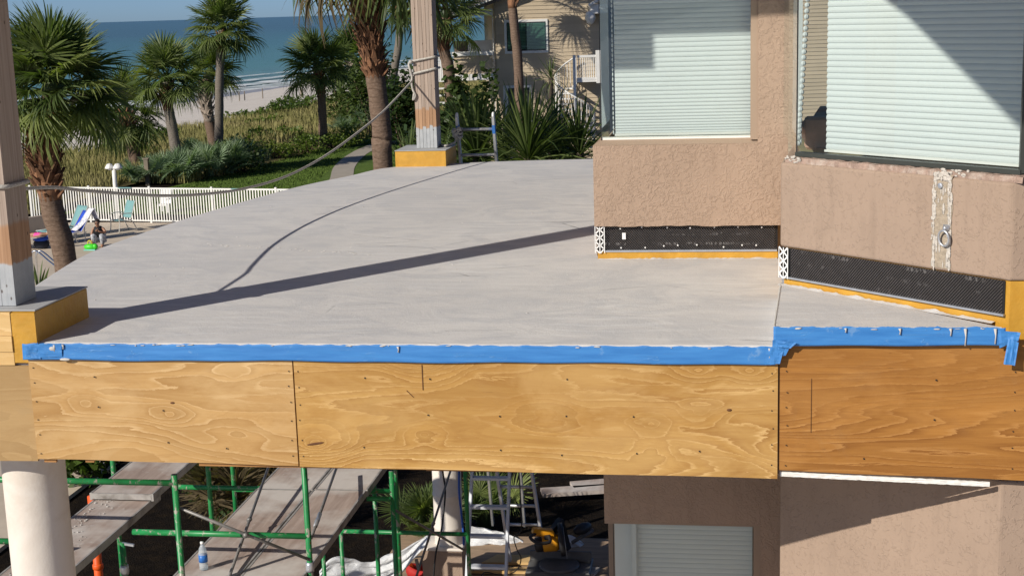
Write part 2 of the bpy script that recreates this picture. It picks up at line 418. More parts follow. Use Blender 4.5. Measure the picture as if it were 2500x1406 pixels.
# edging drips along the wedge
RNG.seed(3)
mb = MB(); rp = []; rw = []
for i in range(90):
    t_ = i/89; rp.append((.258+.078*t_+.004*mnoise.noise((i*.5, 2, 1)), 7.02+1.13*t_, .096)); rw.append(.006+.004*mnoise.noise((i*.8, 1, 5)))
mb.tube(rp, rw, 6)
mb.build('ridge_of_dried_coating', m_smear, balc, True)
# plywood front
def sheet(x0, x1, z0, z1, y, mat, th=.018, tilt=0):
    mb = MB(); P = []
    n = 10
    for k, yy in ((0, y), (1, y+th)):
        for i in range(n+1):
            x = x0+(x1-x0)*i/n; w = .003*sin(i*1.3+x0*7)
            P += [(x, yy+w*.6, z0+tilt*(i/n)+w*.5), (x, yy+w*.6, z1)]
    F = []
    m = 2*(n+1)
    for i in range(n):
        a = 2*i; F += [(a, a+2, a+3, a+1), (m+a, m+a+1, m+a+3, m+a+2), (a, m+a, m+a+2, a+2), (a+1, a+3, m+a+3, m+a+1)]
    F += [(0, 1, m+1, m), (2*n, m+2*n, m+2*n+1, 2*n+1)]
    return mb.add(P, F).build('plywood_sheet', mat, balc)
a = sheet(-3.715, -2.238, -.646, -.012, 6.984, m_plyL, tilt=-.014); a['label'] = 'pale plywood sheet with small knots at left'
a = sheet(-2.230, .276, -.663, -.012, 6.982, m_plyM, tilt=-.02); a['label'] = 'long golden plywood sheet with wavy grain'
a = sheet(.284, 2.2, -.642, .04, 6.992, m_plyR, tilt=-.05); a['label'] = 'orange brown plywood sheet at right'
a = sheet(-5.2, -3.722, -.665, -.125, 6.994, m_plyO); a['label'] = 'weathered plywood piece below the corner'
sheet(-5.2, -3.80, -.122, -.045, 6.990, m_pine)
for (x0, x1, z0, z1, y) in ((-2.80, .255, -.677, -.62, 7.003), (-1.55, .235, -.688, -.60, 7.022), (-3.69, -3.62, -.672, -.6, 7.004), (-3.45, -3.40, -.668, -.6, 7.004)):
    MB().box((x0, y, z0), (x1, y+.016, z1)).build('plywood_backing_strip', m_plyedge, balc)
# dark gap seams and screw heads on the plywood
mb = MB()
RNG.seed(11)
for (x0, x1) in ((-3.69, -2.26), (-2.21, .25), (.32, 1.42)):
    for xx in (x0, x1):
        for k in range(6):
            z = -.13-.095*k+rr(-.012, .012); mb.lathe([(.0035, 0), (.0035, .002)], (xx+rr(-.004, .004), 6.980 if x0 < 0 else 6.988, z), 6, (0, -1, 0))
    n = int((x1-x0)/.4)
    for i in range(1, n+1):
        for z in (-.16, -.36, -.56):
            if rr(0, 1) < .5: mb.lathe([(.0045, 0), (.0045, .002)], (x0+(x1-x0)*i/(n+1)+rr(-.02, .02), 6.979 if x0 < 0 else 6.988, z+rr(-.02, .02)), 6, (0, -1, 0))
mb.build('screw_heads', m_gasket, balc)['kind'] = 'stuff'
m_saw = pmat('saw_kerf', (.12, .05, .02), .8)
mb = MB()
MB().box((-1.543, 6.9795, -.235), (-1.539, 6.9815, -.10)).build('saw_cut', m_saw, balc); mb.bar((-1.628, 6.9795, -.238), (-1.592, 6.9795, -.275), .002, .003)
mb.build('saw_cut', m_saw, balc)
for lo, hi in (((-2.2375, 6.9930, -.665), (-2.2305, 6.9945, -.02)), ((.277, 6.9945, -.66), (.2838, 6.996, -.02))): MB().box(lo, hi).build('seam', m_saw, balc)
MB().box((.44, 6.9885, -.44), (.442, 6.9905, -.16)).build('saw_cut', m_saw, balc)
# knots: split knot on the middle sheet, small knot on the left one
mb = MB(); mb.ell((-2.135, 6.981, -.535), (.05, .003, .007), 10, 6, Matrix.Rotation(-.16, 4, 'Y')); mb.ell((-2.915, 6.983, -.32), (.013, .003, .006), 8, 6); mb.ell((.035, 6.981, -.325), (.013, .003, .007), 8, 6)
mb.build('dark_knot', m_saw, balc, True)

# masking tape
def tape(x0, x1, ztop, zbot, y, seed, name='masking_tape_strip', n=170, amp=.0016):
    R = random.Random(seed); ph = [R.uniform(0, 6.28) for _ in range(6)]
    def fn(u, v):
        x = x0+(x1-x0)*u
        e = .0022*sin(x*31+ph[0])+.0016*sin(x*73+ph[1])+.0024*mnoise.noise((x*22, seed, 0))
        zt = ztop+e+.004*mnoise.noise((x*60, seed, 3)); zb = zbot+.0025*sin(x*4.1+ph[2])+.002*sin(x*11+ph[3])
        z = zt+(zb-zt)*v
        w = amp*(mnoise.noise((x*3.1, z*24+x*1.5, seed))*1.4+.6*mnoise.noise((x*9, z*60, seed+5)))*min(1, 3*v*(1.15-v))
        fold = 0
        return (x, y-.006*v+w+fold, z)
    mb = MB().grid(fn, n, 10)
    ob = mb.build(name, m_tape, balc, True, solid=.0012); return ob
tape(-3.735, .262, .006, -.083, 6.972, 1).__setitem__('label', 'long blue tape strip along the front edge of the floor')
tape(.252, 1.36, .110, .018, 6.966, 4, n=90).__setitem__('label', 'blue tape strip along the raised corner wedge')
# loose, crumpled tape ends
def tape_patch(q, Ys, amp, seed, n=7, lab=None):
    C4 = [atY(x, y, Y) for (x, y), Y in zip(q, Ys)]
    def fn(u, v):
        a = C4[0].lerp(C4[1], u).lerp(C4[3].lerp(C4[2], u), v); w = .6*amp*(mnoise.noise((u*3.1, v*2.3, seed))+.4*mnoise.noise((u*7, v*6, seed+3)))
        return (a.x+.3*w, a.y+w, a.z+.25*w)
    return MB().grid(fn, n, n).build('tape_flap', m_tape, balc, False, solid=.0008)
tape_patch([(62, 848), (92, 836), (100, 876), (66, 872)], [6.955, 6.966, 6.962, 6.95], .012, 1)
tape_patch([(88, 840), (150, 838), (152, 870), (92, 873)], [6.962]*4, .006, 2)
tape_patch([(1886, 830), (1938, 828), (1918, 868), (1884, 872)], [6.958, 6.962, 6.955, 6.958], .010, 3)
tape_patch([(1870, 848), (1916, 846), (1904, 888), (1868, 890)], [6.962, 6.956, 6.95, 6.962], .008, 5)
tape_patch([(1898, 832), (1946, 836), (1930, 850), (1900, 848)], [6.955, 6.94, 6.945, 6.952], .008, 6)
tape_patch([(2436, 806), (2492, 812), (2486, 832), (2440, 850)], [6.962, 6.95, 6.945, 6.958], .010, 7)
tape_patch([(2462, 826), (2487, 836), (2478, 892), (2450, 888)], [6.952, 6.94, 6.925, 6.93], .014, 8)
# smears and drips on the tape
RNG.seed(21); mb = MB()
for i in range(30):
    x = rr(-3.7, .24) if i < 20 else rr(.3, 1.38); zt = .004 if i < 20 else .106
    mb.ell((x, 6.969 if i < 20 else 6.963, zt-rr(0, .008)), (rr(.004, .02), .0025, rr(.0015, .004)), 6, 4)
for (x, zt, L) in ((.232, .0, .05), (1.17, .105, .085), (1.31, .105, .075), (1.10, .105, .035), (-3.55, 0, .035), (-3.50, 0, .022), (-1.66, .0, .03), (.86, .105, .03), (.60, .105, .02)):
    yy = 6.966 if x < .25 else 6.958
    mb.tube([(x, yy, zt), (x+.003, yy-.003, zt-L*.5), (x+.001, yy-.003, zt-L)], [.008, .0028, .0038], 6)
mb.ell((-3.49, 6.958, -.078), (.035, .004, .008), 7, 4); mb.ell((-3.56, 6.962, -.02), (.02, .004, .012), 7, 4)
mb.build('dried_coating_drips', m_smear, balc, True)['kind'] = 'stuff'
# feathered edge where coating meets yellow strip
# curbs
def curb(x0, x1, y0, y1, h, lab):
    RN = random.Random(int(y0*10))
    mb = MB().box((x0, y0, -.03), (x1, y1, h), bev=.008); c = mb.build('post_curb', m_yellow, balc); c['label'] = lab
    MB().box((x0-.004, y0-.006, h), (x1+.006, y1+.004, h+.007)).build('curb_top', m_deckgray, c)
    return c
curb(-4.36, -3.668, 7.015, 7.66, .176, 'yellow painted curb at the near left corner')
curb(-3.62, -3.045, 15.49, 16.14, .176, 'yellow painted curb at the far corner')
MB().box((-5.1, 6.99, .045), (-3.80, 7.012, .172)).build('pine_block', m_pine, balc)
MB().box((-5.1, 6.985, -.045), (-3.80, 7.012, .043)).build('pine_block', m_pine, balc)
MB().box((-3.83, 6.994, -.11), (-3.66, 7.014, .168), bev=.004).build('yellow_lap', m_yellow, balc)
# drip edge under the right sheet
mb = MB(); RNG.seed(5)
def fn(u, v):
    x = .29+1.03*u; return (x, 7.012+.03*v*0+.004*mnoise.noise((x*30, v*3, 1)), -.655-.024*v-.035*u+.003*mnoise.noise((x*40, v*2, 7)))
MB().grid(fn, 60, 4).build('white_drip_edge', m_white, balc, False, solid=.008)

# chips lying on the floor
RNG.seed(31); mb = MB()
for i in range(70):
    x = rr(-4.2, .2); y = rr(7.4, 15.4)
    if x > -.95 and y > 9.3: continue
    s = rr(.002, .007); mb.ell((x, y, .001), (s*rr(.8, 2), s, s*.5), 5, 3, Matrix.Rotation(rr(0, 3), 4, 'Z'))
for i in range(26): mb.ell((-3.9+i*.055+rr(-.04, .04), 10.25+rr(-.05, .05)-i*.02, .002), (rr(.006, .02), rr(.004, .008), .002), 6, 3)
mb.build('chips_of_coating', m_smear, balc)['kind'] = 'stuff'

# ------------------------------------------------------------------ condominium
condo = thing('condominium', 'tan stucco building with tall shaded windows and a bay at right', 'building', (1, 10, -5.2))
U = V((.7071, -.7071, 0)); Mi = V((.7071, .7071, 0)); A0 = V((.33, 8.12, 0)); BL = 1.493
def B(s, d, z): p = A0+U*s+Mi*d; return V((p.x, p.y, z))
def bayplan(d, y3=None, s0=0.0):
    y3 = 7.064+d if y3 is None else y3
    a = B(s0, d, 0); b_s = (A0.y+Mi.y*d-y3)/.7071
    b = A0+Mi*d+U*b_s
    return [(a.x, a.y), (b.x, b.y), (4.5, y3), (4.5, 12.5), (a.x+.5, 12.5)]
def jag_wall(fn, n, zlo, zhi, mat, name, seed, amp=.006, th=.05, inward=V((0, 1, 0))):
    """stucco face with an uneven cut lower edge"""
    P = []; F = []
    for i in range(n+1):
        u = i/n; p = fn(u); z = zlo+amp*mnoise.noise((u*9, seed, 0))*1.4+amp*.6*mnoise.noise((u*31, seed, 2))
        q = p+inward*th
        P += [(p.x, p.y, z), (p.x, p.y, zhi), (q.x, q.y, zhi), (q.x, q.y, z)]
    for i in range(n):
        a = i*4; b = a+4
        F += [(a, b, b+1, a+1), (a+1, b+1, b+2, a+2), (a+3, a+2, b+2, b+3), (a, a+3, b+3, b)]
    F += [(0, 1, 2, 3), (4*n+3, 4*n+2, 4*n+1, 4*n)]
    return MB().add(P, F).build(name, mat, condo)
# upper wall A (below and beside the window)
jag_wall(lambda u: V((-.858+1.29*u, 9.5, 0)), 60, .228, .776, m_stuccoA, 'stucco_wall', 3, .007, .14)
MB().box((.235, 9.502, .776), (.432, 9.64, 3.38)).build('stucco_wall', m_stuccoA, condo)
MB().box((.188, 9.515, .80), (.236, 9.60, 3.38)).build('window_reveal', m_smooth, condo)
MB().add([(-.857, 9.502, .774), (.236, 9.502, .774), (.236, 9.60, .812), (-.80, 9.60, .812)], [(0, 1, 2, 3)]).build('window_sill', m_smooth, condo, solid=.01)
MB().box((-.855, 9.642, -.1), (.43, 9.80, .768)).build('inner_wall', m_smooth, condo)
MB().prism([(-.857, 9.65), (-.80, 9.65), (-.80, 14.5), (-.857, 14.5)], -.05, .776).build('stucco_side_wall', m_stuccoA, condo)
# band below wall A: felt, lath, bead, trim, yellow strip
m_bead = m_whiteplastic
def lath(fn, L, zlo, zhi, px, pz, out, parent, name='metal_lath'):
    """diamond expanded metal, strands as tilted ribbons"""
    mb = MB(); nx = int(L/px); nz = int((zhi-zlo)/pz)
    for j in range(nz):
        for i in range(nx):
            x = (i+.5*(j % 2))*px; z = zlo+j*pz
            for sx in (-1, 1):
                xa, xb = x+px/2, x+px/2+sx*px/2
                if xb > L or xa > L: continue
                a = fn(xa); b = fn(max(0, xb)); w = pz*.36
                mb.add([(a.x, a.y, z), (b.x, b.y, z+pz), (b.x+out.x*.004, b.y+out.y*.004, z+pz+w), (a.x+out.x*.004, a.y+out.y*.004, z+w)], [(0, 1, 2, 3)])
    o = mb.build(name, m_lath, parent); o['kind'] = 'stuff'; return o
def bead(fn, w, zlo, zhi, parent):
    """white corner bead: triangles punched out of a strip"""
    mb = MB(); n = int((zhi-zlo)/.0245); dz = (zhi-zlo)/n; c = w/2
    for k in (0, 1): 
        for xa, xb in ((0, .005), (c-.003, c+.003), (w-.006, w)):
            if k: break
            a, b = fn(xa), fn(xb); mb.add([(a.x, a.y, zlo), (b.x, b.y, zlo), (b.x, b.y, zhi), (a.x, a.y, zhi)], [(0, 1, 2, 3)])
    for col in (0, 1):
        x0, x1 = (.005, c-.003) if col == 0 else (c+.003, w-.006)
        for j in range(n):
            z = zlo+j*dz; t_ = .0062
            a, b = fn(x0), fn(x1); up = (j+col) % 2
            za, zb = (z, z+dz) if up else (z+dz, z)
            mb.add([(a.x, a.y, za-t_), (b.x, b.y, zb-t_), (b.x, b.y, zb+t_), (a.x, a.y, za+t_)], [(0, 1, 2, 3)])
    return mb.build('corner_bead', m_bead, parent)
MB().box((-.845, 9.545, .02), (.37, 9.64, .26)).build('building_felt', m_felt, condo)
lath(lambda x: V((-.79+x, 9.535, 0)), 1.15, .055, .232, .0165, .0092, V((0, -1, 0)), condo)
bead(lambda x: V((-.858+x, 9.512, 0)), .068, .045, .230, condo)
MB().box((-.79, 9.518, .049), (.365, 9.542, .061)).build('weep_trim', m_galv, condo)
MB().box((-.84, 9.525, -.01), (.37, 9.546, .050)).build('yellow_strip', m_yellow, condo)
MB().box((-.672, 9.526, .135), (-.648, 9.530, .18), bev=.001).build('paper_tag', m_whiteplastic, condo)
mb = MB(); RNG.seed(41)
for i in range(7): mb.lathe([(.006, 0), (.005, .004)], (-.68+i*.155+rr(-.02, .02), 9.53, .212+rr(-.006, .006)), 8, (0, -1, 0))
for i in range(8): mb.lathe([(.006, 0), (.005, .004)], (-.66+i*.13+rr(-.03, .03), 9.53, .085+rr(-.012, .012)), 8, (0, -1, 0))
for i in range(7):
    q = B(.14+i*.2+rr(-.03, .03), .020, .295+rr(-.01, .01)); mb.lathe([(.006, 0), (.005, .004)], q, 8, -Mi)
    q = B(.2+i*.19+rr(-.03, .03), .020, .185+rr(-.012, .012)); mb.lathe([(.006, 0), (.005, .004)], q, 8, -Mi)
mb.build('lath_nails', m_whiteplastic, condo)['kind'] = 'stuff'
# feathered fringe of coating on the yellow strips
def fringe(fn, n, z, h, seed, out):
    P = []; F = []
    for i in range(n+1):
        u = i/n; p = fn(u); q = p+out*.03
        hh = max(.002, h*(.6+.9*mnoise.noise((u*14, seed, 0))+.5*mnoise.noise((u*50, seed, 1))))
        P += [(q.x, q.y, z+.001), (p.x, p.y, z+hh)]
    for i in range(n): F.append((2*i, 2*i+2, 2*i+3, 2*i+1))
    return MB().add(P, F).build('coating_fillet', m_deck, condo, True)
fringe(lambda u: V((-.835+1.20*u, 9.522, 0)), 140, 0, .009, 2, V((0, -1, 0)))

# shades
def shade(fn, w, zlo, zhi, pitch, parent, comp=0.0, depth=.0075, name='cellular_shade'):
    P = []; prof = []; z = zlo
    while z < zhi:
        k = pitch*(1-comp*max(0, 1-(z-zlo)/.35))
        prof += [(0, z), (depth*.8, z+k*.22), (depth, z+k*.5), (depth*.75, z+k*.8)]; z += k
    prof.append((0, z))
    F = []
    for (d, z) in prof:
        a, b = fn(0, -d), fn(w, -d); P += [(a.x, a.y, z), (b.x, b.y, z)]
    for i in range(len(prof)-1): F.append((2*i, 2*i+1, 2*i+3, 2*i+2))
    return MB().add(P, F).build(name, m_shade, parent)
# window A
winA = MB().box((-.806, 9.575, .806), (.19, 9.60, .826)).build('window', m_white, condo); winA['label'] = 'tall corner window with a white cellular shade, left'
MB().add([(-.80, 9.572, .82), (.19, 9.572, .82), (.19, 9.572, 3.3), (-.80, 9.572, 3.3)], [(0, 1, 2, 3)]).build('glass_pane', m_glass, winA)
MB().add([(-.802, 9.58, .78), (-.802, 11.2, .78), (-.802, 11.2, 3.3), (-.802, 9.58, 3.3)], [(0, 1, 2, 3)]).build('side_glass_pane', m_glass, winA)
MB().box((-.808, 9.568, .80), (-.803, 9.576, 3.3)).build('corner_gasket', m_gasket, winA)
shade(lambda x, d: V((-.715+x, 9.66+d, 0)), .905, .84, 3.3, .0325, winA, .5)
MB().box((-.72, 9.645, .826), (.188, 9.67, .842)).build('bottom_rail', m_white, winA)
mbx = MB(); 
for i in range(76): mbx.ell((-.729, 9.66, .85+i*.0325), (.006, .012, .0155), 6, 4)
mbx.build('shade_edge', m_shade, winA)
shade(lambda x, d: V((-.755+d*0, 9.68+x, 0)), 1.4, .84, 3.3, .0325, winA, .0, name='side_shade')

# bay: stucco band, waterproofing, window
o = MB().prism(bayplan(0)[0:0]+bayplan(0), .318, .800).build('bay_stucco_band', m_stuccoB, condo)
md = o.modifiers.new('b', 'BEVEL'); md.width = .015; md.segments = 3; md.limit_method = 'ANGLE'
MB().prism(bayplan(.012, 7.072, .02), -.66, .316).build('bay_waterproofing', m_yellow, condo)
MB().add([B(.0, .006, .145), B(1.47, .006, .145), B(1.47, .006, .317), B(.0, .006, .317)], [(0, 1, 2, 3)]).build('building_felt', m_felt, condo)
lath(lambda x: B(.075+x, .0, 0), 1.39, .150, .318, .0165, .0092, -Mi, condo)
bead(lambda x: B(-.002+x, -.012, 0), .072, .140, .318, condo)
mb = MB(); mb.bar(B(.0, -.004, .146), B(1.475, -.004, .146), .014, .010); mb.build('weep_trim', m_galv, condo)
fringe(lambda u: B(.0+1.42*u, .004, 0), 140, .098, .013, 9, -Mi)
MB().bar(B(0, .03, -.02), B(0, .03, .14), .02, .02).build('bead_stub', m_galv, condo)
o = MB().prism(bayplan(0.0, s0=.012), -5.2, -.70).build('bay_lower_wall', m_stuccoB, condo)
md = o.modifiers.new('b', 'BEVEL'); md.width = .012; md.segments = 2; md.limit_method = 'ANGLE'
# broken sill
P = []; F = []; n = 60
for i in range(n+1):
    s = .02+1.52*i/n; a = .006*mnoise.noise((s*14, 1, 2)); b_ = .007*mnoise.noise((s*22, 5, 2))
    P += [B(s, .012+a, .799), B(s, .018+a, .829+b_), B(s, .085, .835+b_), B(s, .11, .799)]
for i in range(n):
    q = i*4; F += [(q, q+4, q+5, q+1), (q+1, q+5, q+6, q+2), (q+2, q+6, q+7, q+3)]
MB().add(P, F).build('broken_sill', m_stone, condo)
MB().add([(1.39, 7.078, .80), (4.4, 7.078, .80), (4.4, 7.082, .833), (1.39, 7.082, .833), (4.4, 7.2, .836), (1.39, 7.2, .836)], [(0, 1, 2, 3), (3, 2, 4, 5)]).build('broken_sill', m_stone, condo)
RNG.seed(17); mb = MB()
for s0, s1, k in ((.02, .13, 22), (1.08, 1.24, 22)):
    for i in range(k): mb.ell(B(rr(s0, s1), .008+rr(0, .02), .815+rr(-.012, .02)), (rr(.008, .02), rr(.003, .006), rr(.004, .009)), 6, 4, Matrix.Rotation(-pi/4, 4, 'Z'))
mb.build('mortar_smear', m_mortar, condo, True)
# window B
W0, WD = .062, .07
winB = thing_part = MB()
winB.bar(B(W0, WD, .846), B(1.50, WD, .846), .045, .024); winB = winB.build('window', m_dark, condo); winB['label'] = 'large bay window with a white cellular shade'
g0, g1 = B(W0, WD, 0), B(1.475, WD, 0)
MB().add([(g0.x, g0.y, .855), (g1.x, g1.y, .855), (g1.x, g1.y, 3.3), (g0.x, g0.y, 3.3)], [(0, 1, 2, 3)]).build('glass_pane', m_glass, winB)
MB().bar(B(1.492, WD, .84), B(1.492, WD, 3.3), .022, .03).build('mullion', m_dark, winB)
MB().add([(g1.x+.02, 7.115, .855), (4.4, 7.115, .855), (4.4, 7.115, 3.3), (g1.x+.02, 7.115, 3.3)], [(0, 1, 2, 3)]).build('glass_pane', m_glass, winB)
MB().add([(g0.x-.004, g0.y, .84), (.40, 9.5, .84), (.40, 9.5, 3.3), (g0.x-.004, g0.y, 3.3)], [(0, 1, 2, 3)]).build('side_glass_pane', m_glass, winB)
MB().bar((g0.x-.006, g0.y-.004, .83), (g0.x-.006, g0.y-.004, 3.3), .008, .008).build('corner_gasket', m_gasket, winB)
shade(lambda x, d: B(.195, WD+.09, 0)+U*x+Mi*d, 1.265, .87, 3.3, .0325, winB, .0)
MB().bar(B(.19, WD+.09, .865), B(1.47, WD+.09, .865), .03, .012).build('bottom_rail', m_white, winB)
mb = MB()
for i in range(74):
    z = .885+i*.0325; p = B(1.468, WD+.085, z); mb.ell(p, (.012, .012, .0155), 7, 5)
mb.build('shade_edge', m_shade, winB)
# shade of the narrow side pane, swinging free at its lower end
mb = MB()
for i in range(74):
    z = .885+i*.0325; k = min(1, (z-.88)/1.0); p = V((.435+.055*k, 8.32, z)); mb.ell(p, (.016, .016, .0155), 7, 5)
mb.build('side_shade_edge', m_shade, winB)
shade(lambda x, d: V((.455+d*0, 8.33+x, 0)), 1.1, .88, 3.3, .0325, winB, .0, name='side_shade')
# third facet shade
shade(lambda x, d: V((1.47+x, 7.23+d, 0)), 2.8, .87, 3.3, .0325, winB, .0, name='front_shade')
# rooms behind the glass
MB().box((.80, 9.55, .79), (4.4, 9.65, 3.38)).build('interior_wall', m_inter, condo)
MB().box((.42, 7.2, .70), (4.4, 12.4, .788)).build('interior_floor', m_inter, condo) if False else None
MB().prism([(.47, 8.25), (1.45, 7.27), (4.3, 7.27), (4.3, 9.5), (.47, 9.5)], .801, .806).build('interior_floor', m_inter, condo)
MB().box((-.76, 11.3, .77), (.43, 11.4, 3.38)).build('interior_wall', m_inter, condo)
MB().box((-.76, 9.81, .74), (.43, 11.3, .768)).build('interior_floor', m_inter, condo)
chair = thing('armchair', 'brown armchair back seen through the gap beside the bay shade', 'armchair', (.72, 8.75, .806))
mb = MB(); mb.box((.50, 8.72, .806), (.80, 8.86, 1.0), bev=.015); mb.build('backrest', m_brown, chair)
MB().box((.50, 8.86, .806), (.80, 9.3, .96), bev=.04).build('seat', m_brown, chair)
# lower wall A with window
MB().box((-.826, 9.5, -1.878), (.434, 9.66, -.605)).build('stucco_wall', m_stuccoA, condo)
MB().box((.262, 9.502, -5.2), (.434, 9.66, -1.878)).build('stucco_wall', m_stuccoA, condo)
MB().box((.216, 9.515, -5.2), (.262, 9.60, -1.885)).build('window_reveal', m_smooth, condo)
MB().box((-.826, 9.505, -1.895), (.262, 9.60, -1.8785)).build('window_head', m_smooth, condo)
winL = MB().box((-.768, 9.575, -1.92), (.216, 9.60, -1.897)).build('window', m_white, condo); winL['label'] = 'shaded lower window with a pale blind'
MB().add([(-.766, 9.57, -5.1), (.215, 9.57, -5.1), (.215, 9.57, -1.90), (-.766, 9.57, -1.90)], [(0, 1, 2, 3)]).build('glass_pane', m_glass, winL)
MB().box((-.772, 9.566, -5.1), (-.767, 9.574, -1.89)).build('corner_gasket', m_gasket, winL)
MB().box((-.64, 9.60, -5.1), (-.61, 9.63, -1.9)).build('shade_channel', m_shade, winL)
shade(lambda x, d: V((-.60+x, 9.66+d, 0)), .81, -4.9, -1.9, .036, winL, 0, .0045)
MB().add([(-.768, 9.66, -5.1), (-.60, 9.66, -5.1), (-.60, 9.66, -1.9), (-.768, 9.66, -1.9)], [(0, 1, 2, 3)]).build('shade_return', m_shade, winL)
MB().box((-.825, 9.80, -5.2), (2, 9.9, -.605)).build('inner_wall', m_smooth, condo)
MB().box((-.82, 9.95, -5.2), (-.74, 15.5, -.605)).build('lower_side_wall', m_stuccoA, condo)
# chased strip with the eye bolt
def bp(px, py, d=0.0): q = atP(px, py, A0-Mi*d, Mi); return q
RNG.seed(51)
ch = MB(); P = []; F = []; n = 40
for i in range(n+1):
    z = .812-.478*i/n; cs = 1.095+.008*mnoise.noise((z*9, 0, 1)); w = .058+.01*mnoise.noise((z*16, 3, 1))
    P += [B(cs-w, -.003, z), B(cs+w, -.003, z)]
for i in range(n): F.append((2*i, 2*i+1, 2*i+3, 2*i+2))
ch.add(P, F); ch = ch.build('chipped_strip', m_chip, condo)
mb = MB()
for i in range(120):
    z = rr(.345, .80); e = rr(0, 1); s = 1.095+(-.050 if e < .45 else (.045 if e < .9 else rr(-.03, .03)))+rr(-.010, .010)
    mb.ell(B(s, -.004, z), (rr(.003, .010), rr(.0015, .004), rr(.008, .035)), 6, 4, Matrix.Rotation(-pi/4, 4, 'Z'))
for i in range(16): mb.ell(B(1.095+rr(-.045, .05), -.004, .80+rr(-.012, .02)), (rr(.008, .02), .006, rr(.008, .016)), 6, 4, Matrix.Rotation(-pi/4, 4, 'Z'))
mb.build('mortar_edge', m_mortar, ch, True)
ring = thing('eye_bolt', 'galvanised ring bolt hanging on the chipped strip of the bay wall', 'bolt', B(1.125, -.02, .52))
mb = MB(); c = B(1.128, -.028, .505); pts = []
for k in range(24):
    a = 2*pi*k/24; pts.append(c+U*(.031*cos(a))+V((0, 0, .040*sin(a)-.012))-Mi*.006*sin(a))
mb.tube(pts, .0055, 8, closed=True); mb.build('ring', m_galv, ring, True)
mb = MB(); mb.lathe([(.016, 0), (.018, .006), (.018, .016), (.011, .02), (.011, .03), (.004, .034)], B(1.131, 0, .545), 12, -Mi); mb.box((-.02, -.004, -.012), (.02, .004, .012), Matrix.Translation(B(1.128, -.004, .548)) @ Matrix.Rotation(-pi/4, 4, 'Z'))
mb.build('bolt_head', m_galv, ring, True)
MB().lathe([(.014, 0), (.014, .012), (.006, .014)], B(1.085, -.002, .755), 10, -Mi).build('old_anchor', m_galv, ch)

# ------------------------------------------------------------------ upper balcony overhead (throws the shade on the windows)
ub = thing('upper_balcony', 'upper balcony overhead carried by the timber posts', 'balcony', (-1, 9, 3.4))
pl = [(-4.4, 7.0), (-1.12, 7.0), (-1.12, 5.2), (-1.27, 3.87), (4.5, 3.87), (4.5, 16.2), (-1.45, 16.0), (-2.6, 15.9), (-3.65, 15.5), (-4.3, 13.6), (-4.65, 11), (-4.5, 8.7)]
MB().prism(pl, 3.4, 3.9).build('slab', m_smooth, ub)
MB().box((-2.93, 7.02, 3.16), (-2.62, 7.3, 3.4)).build('shadow_box', m_smooth, ub)  # unseen box, added to cast the blob of shade on the left blind
# ------------------------------------------------------------------ timber posts
def post(label, x0, x1, y0, y1, nb, th):
    t = thing('timber_post', label, 'post', ((x0+x1)/2, (y0+y1)/2, .183), None)
    w = (x1-x0)/nb; R = random.Random(int(x0*100)+nb)
    for i in range(nb):
        d = R.uniform(-.004, .004)
        MB().box((x0+i*w+.0015, y0+d, .184), (x0+(i+1)*w-.0015, y1-R.uniform(0, .004), 3.395), bev=.003).build('board', m_post, t)
    return t
post('weathered timber post standing on the near left yellow curb', -4.06, -3.815, 7.10, 7.335, 3, 0)
post('laminated timber post on the far yellow curb with rope tied round it', -3.415, -3.178, 15.70, 15.94, 6, 0)

# ------------------------------------------------------------------ rope
def rope_mat():
    t = NT('braided_rope'); v = t.pos()
    w = t.noise(t.pos((30, 30, 60)), 2, 3, .6)
    c = t.ramp(w, [(.3, (.30, .28, .25)), (.7, (.60, .57, .52))])
    return t.fin(c, .85, t.bump(w, .6, .006), spec=.2)
m_rope = rope_mat()
rope = thing('rope', 'pale braided rope slung between the two timber posts', 'rope', (-3.9, 7.3, .8))
px = [(52, 449), (120, 458), (200, 465), (300, 473), (400, 478), (500, 474), (600, 460), (700, 430), (790, 383), (870, 326), (940, 268), (1008, 196)]
pts = []
for (x, y) in px:
    # vertical plane from the near post's back left corner to the far post's left face
    pts.append(atP(x, y, (-4.055, 7.36, 0), V((15.70-7.36, -(-3.43+4.055), 0)).normalized()))
pts[0] = V((-4.05, 7.352, pts[0].z)); 
sag = catmull(pts, 8)
MB().tube(sag, .0105, 8).build('span', m_rope, rope, True)
def wrap(x0, x1, y0, y1, z, tilt, k=.014):
    r = k; P = [(x0-r, y0-r), (x1+r, y0-r), (x1+r, y1+r), (x0-r, y1+r)]
    out = []
    for i in range(4):
        a = V((*P[i], 0)); b = V((*P[(i+1) % 4], 0))
        for j in range(6):
            q = a.lerp(b, .04+.92*j/5); out.append(V((q.x, q.y, z+tilt*((q.x-x0)/(x1-x0)))))
    return out
MB().tube(wrap(-3.415, -3.178, 15.70, 15.94, 1.02, .05), .0135, 8, closed=True).build('coil', m_rope, rope, True)
MB().tube(wrap(-3.415, -3.178, 15.70, 15.94, 1.16, .04), .0125, 8, closed=True).build('coil', m_rope, rope, True)
MB().tube(wrap(-4.06, -3.815, 7.10, 7.335, .86, -.02), .0125, 8, closed=True).build('coil', m_rope, rope, True)
MB().tube(catmull([(-3.43, 15.69, 1.15), (-3.46, 15.67, 1.13), (-3.44, 15.66, 1.05), (-3.43, 15.68, 1.0), (-3.435, 15.67, .92), (-3.425, 15.68, .84), (-3.40, 15.68, .78), (-3.425, 15.675, .73), (-3.415, 15.675, .80)], 4), .0125, 8).build('knot_tail', m_rope, rope, True)
MB().ell((-3.435, 15.665, 1.15), (.026, .026, .022), 8, 6).build('knot', m_rope, rope, True)
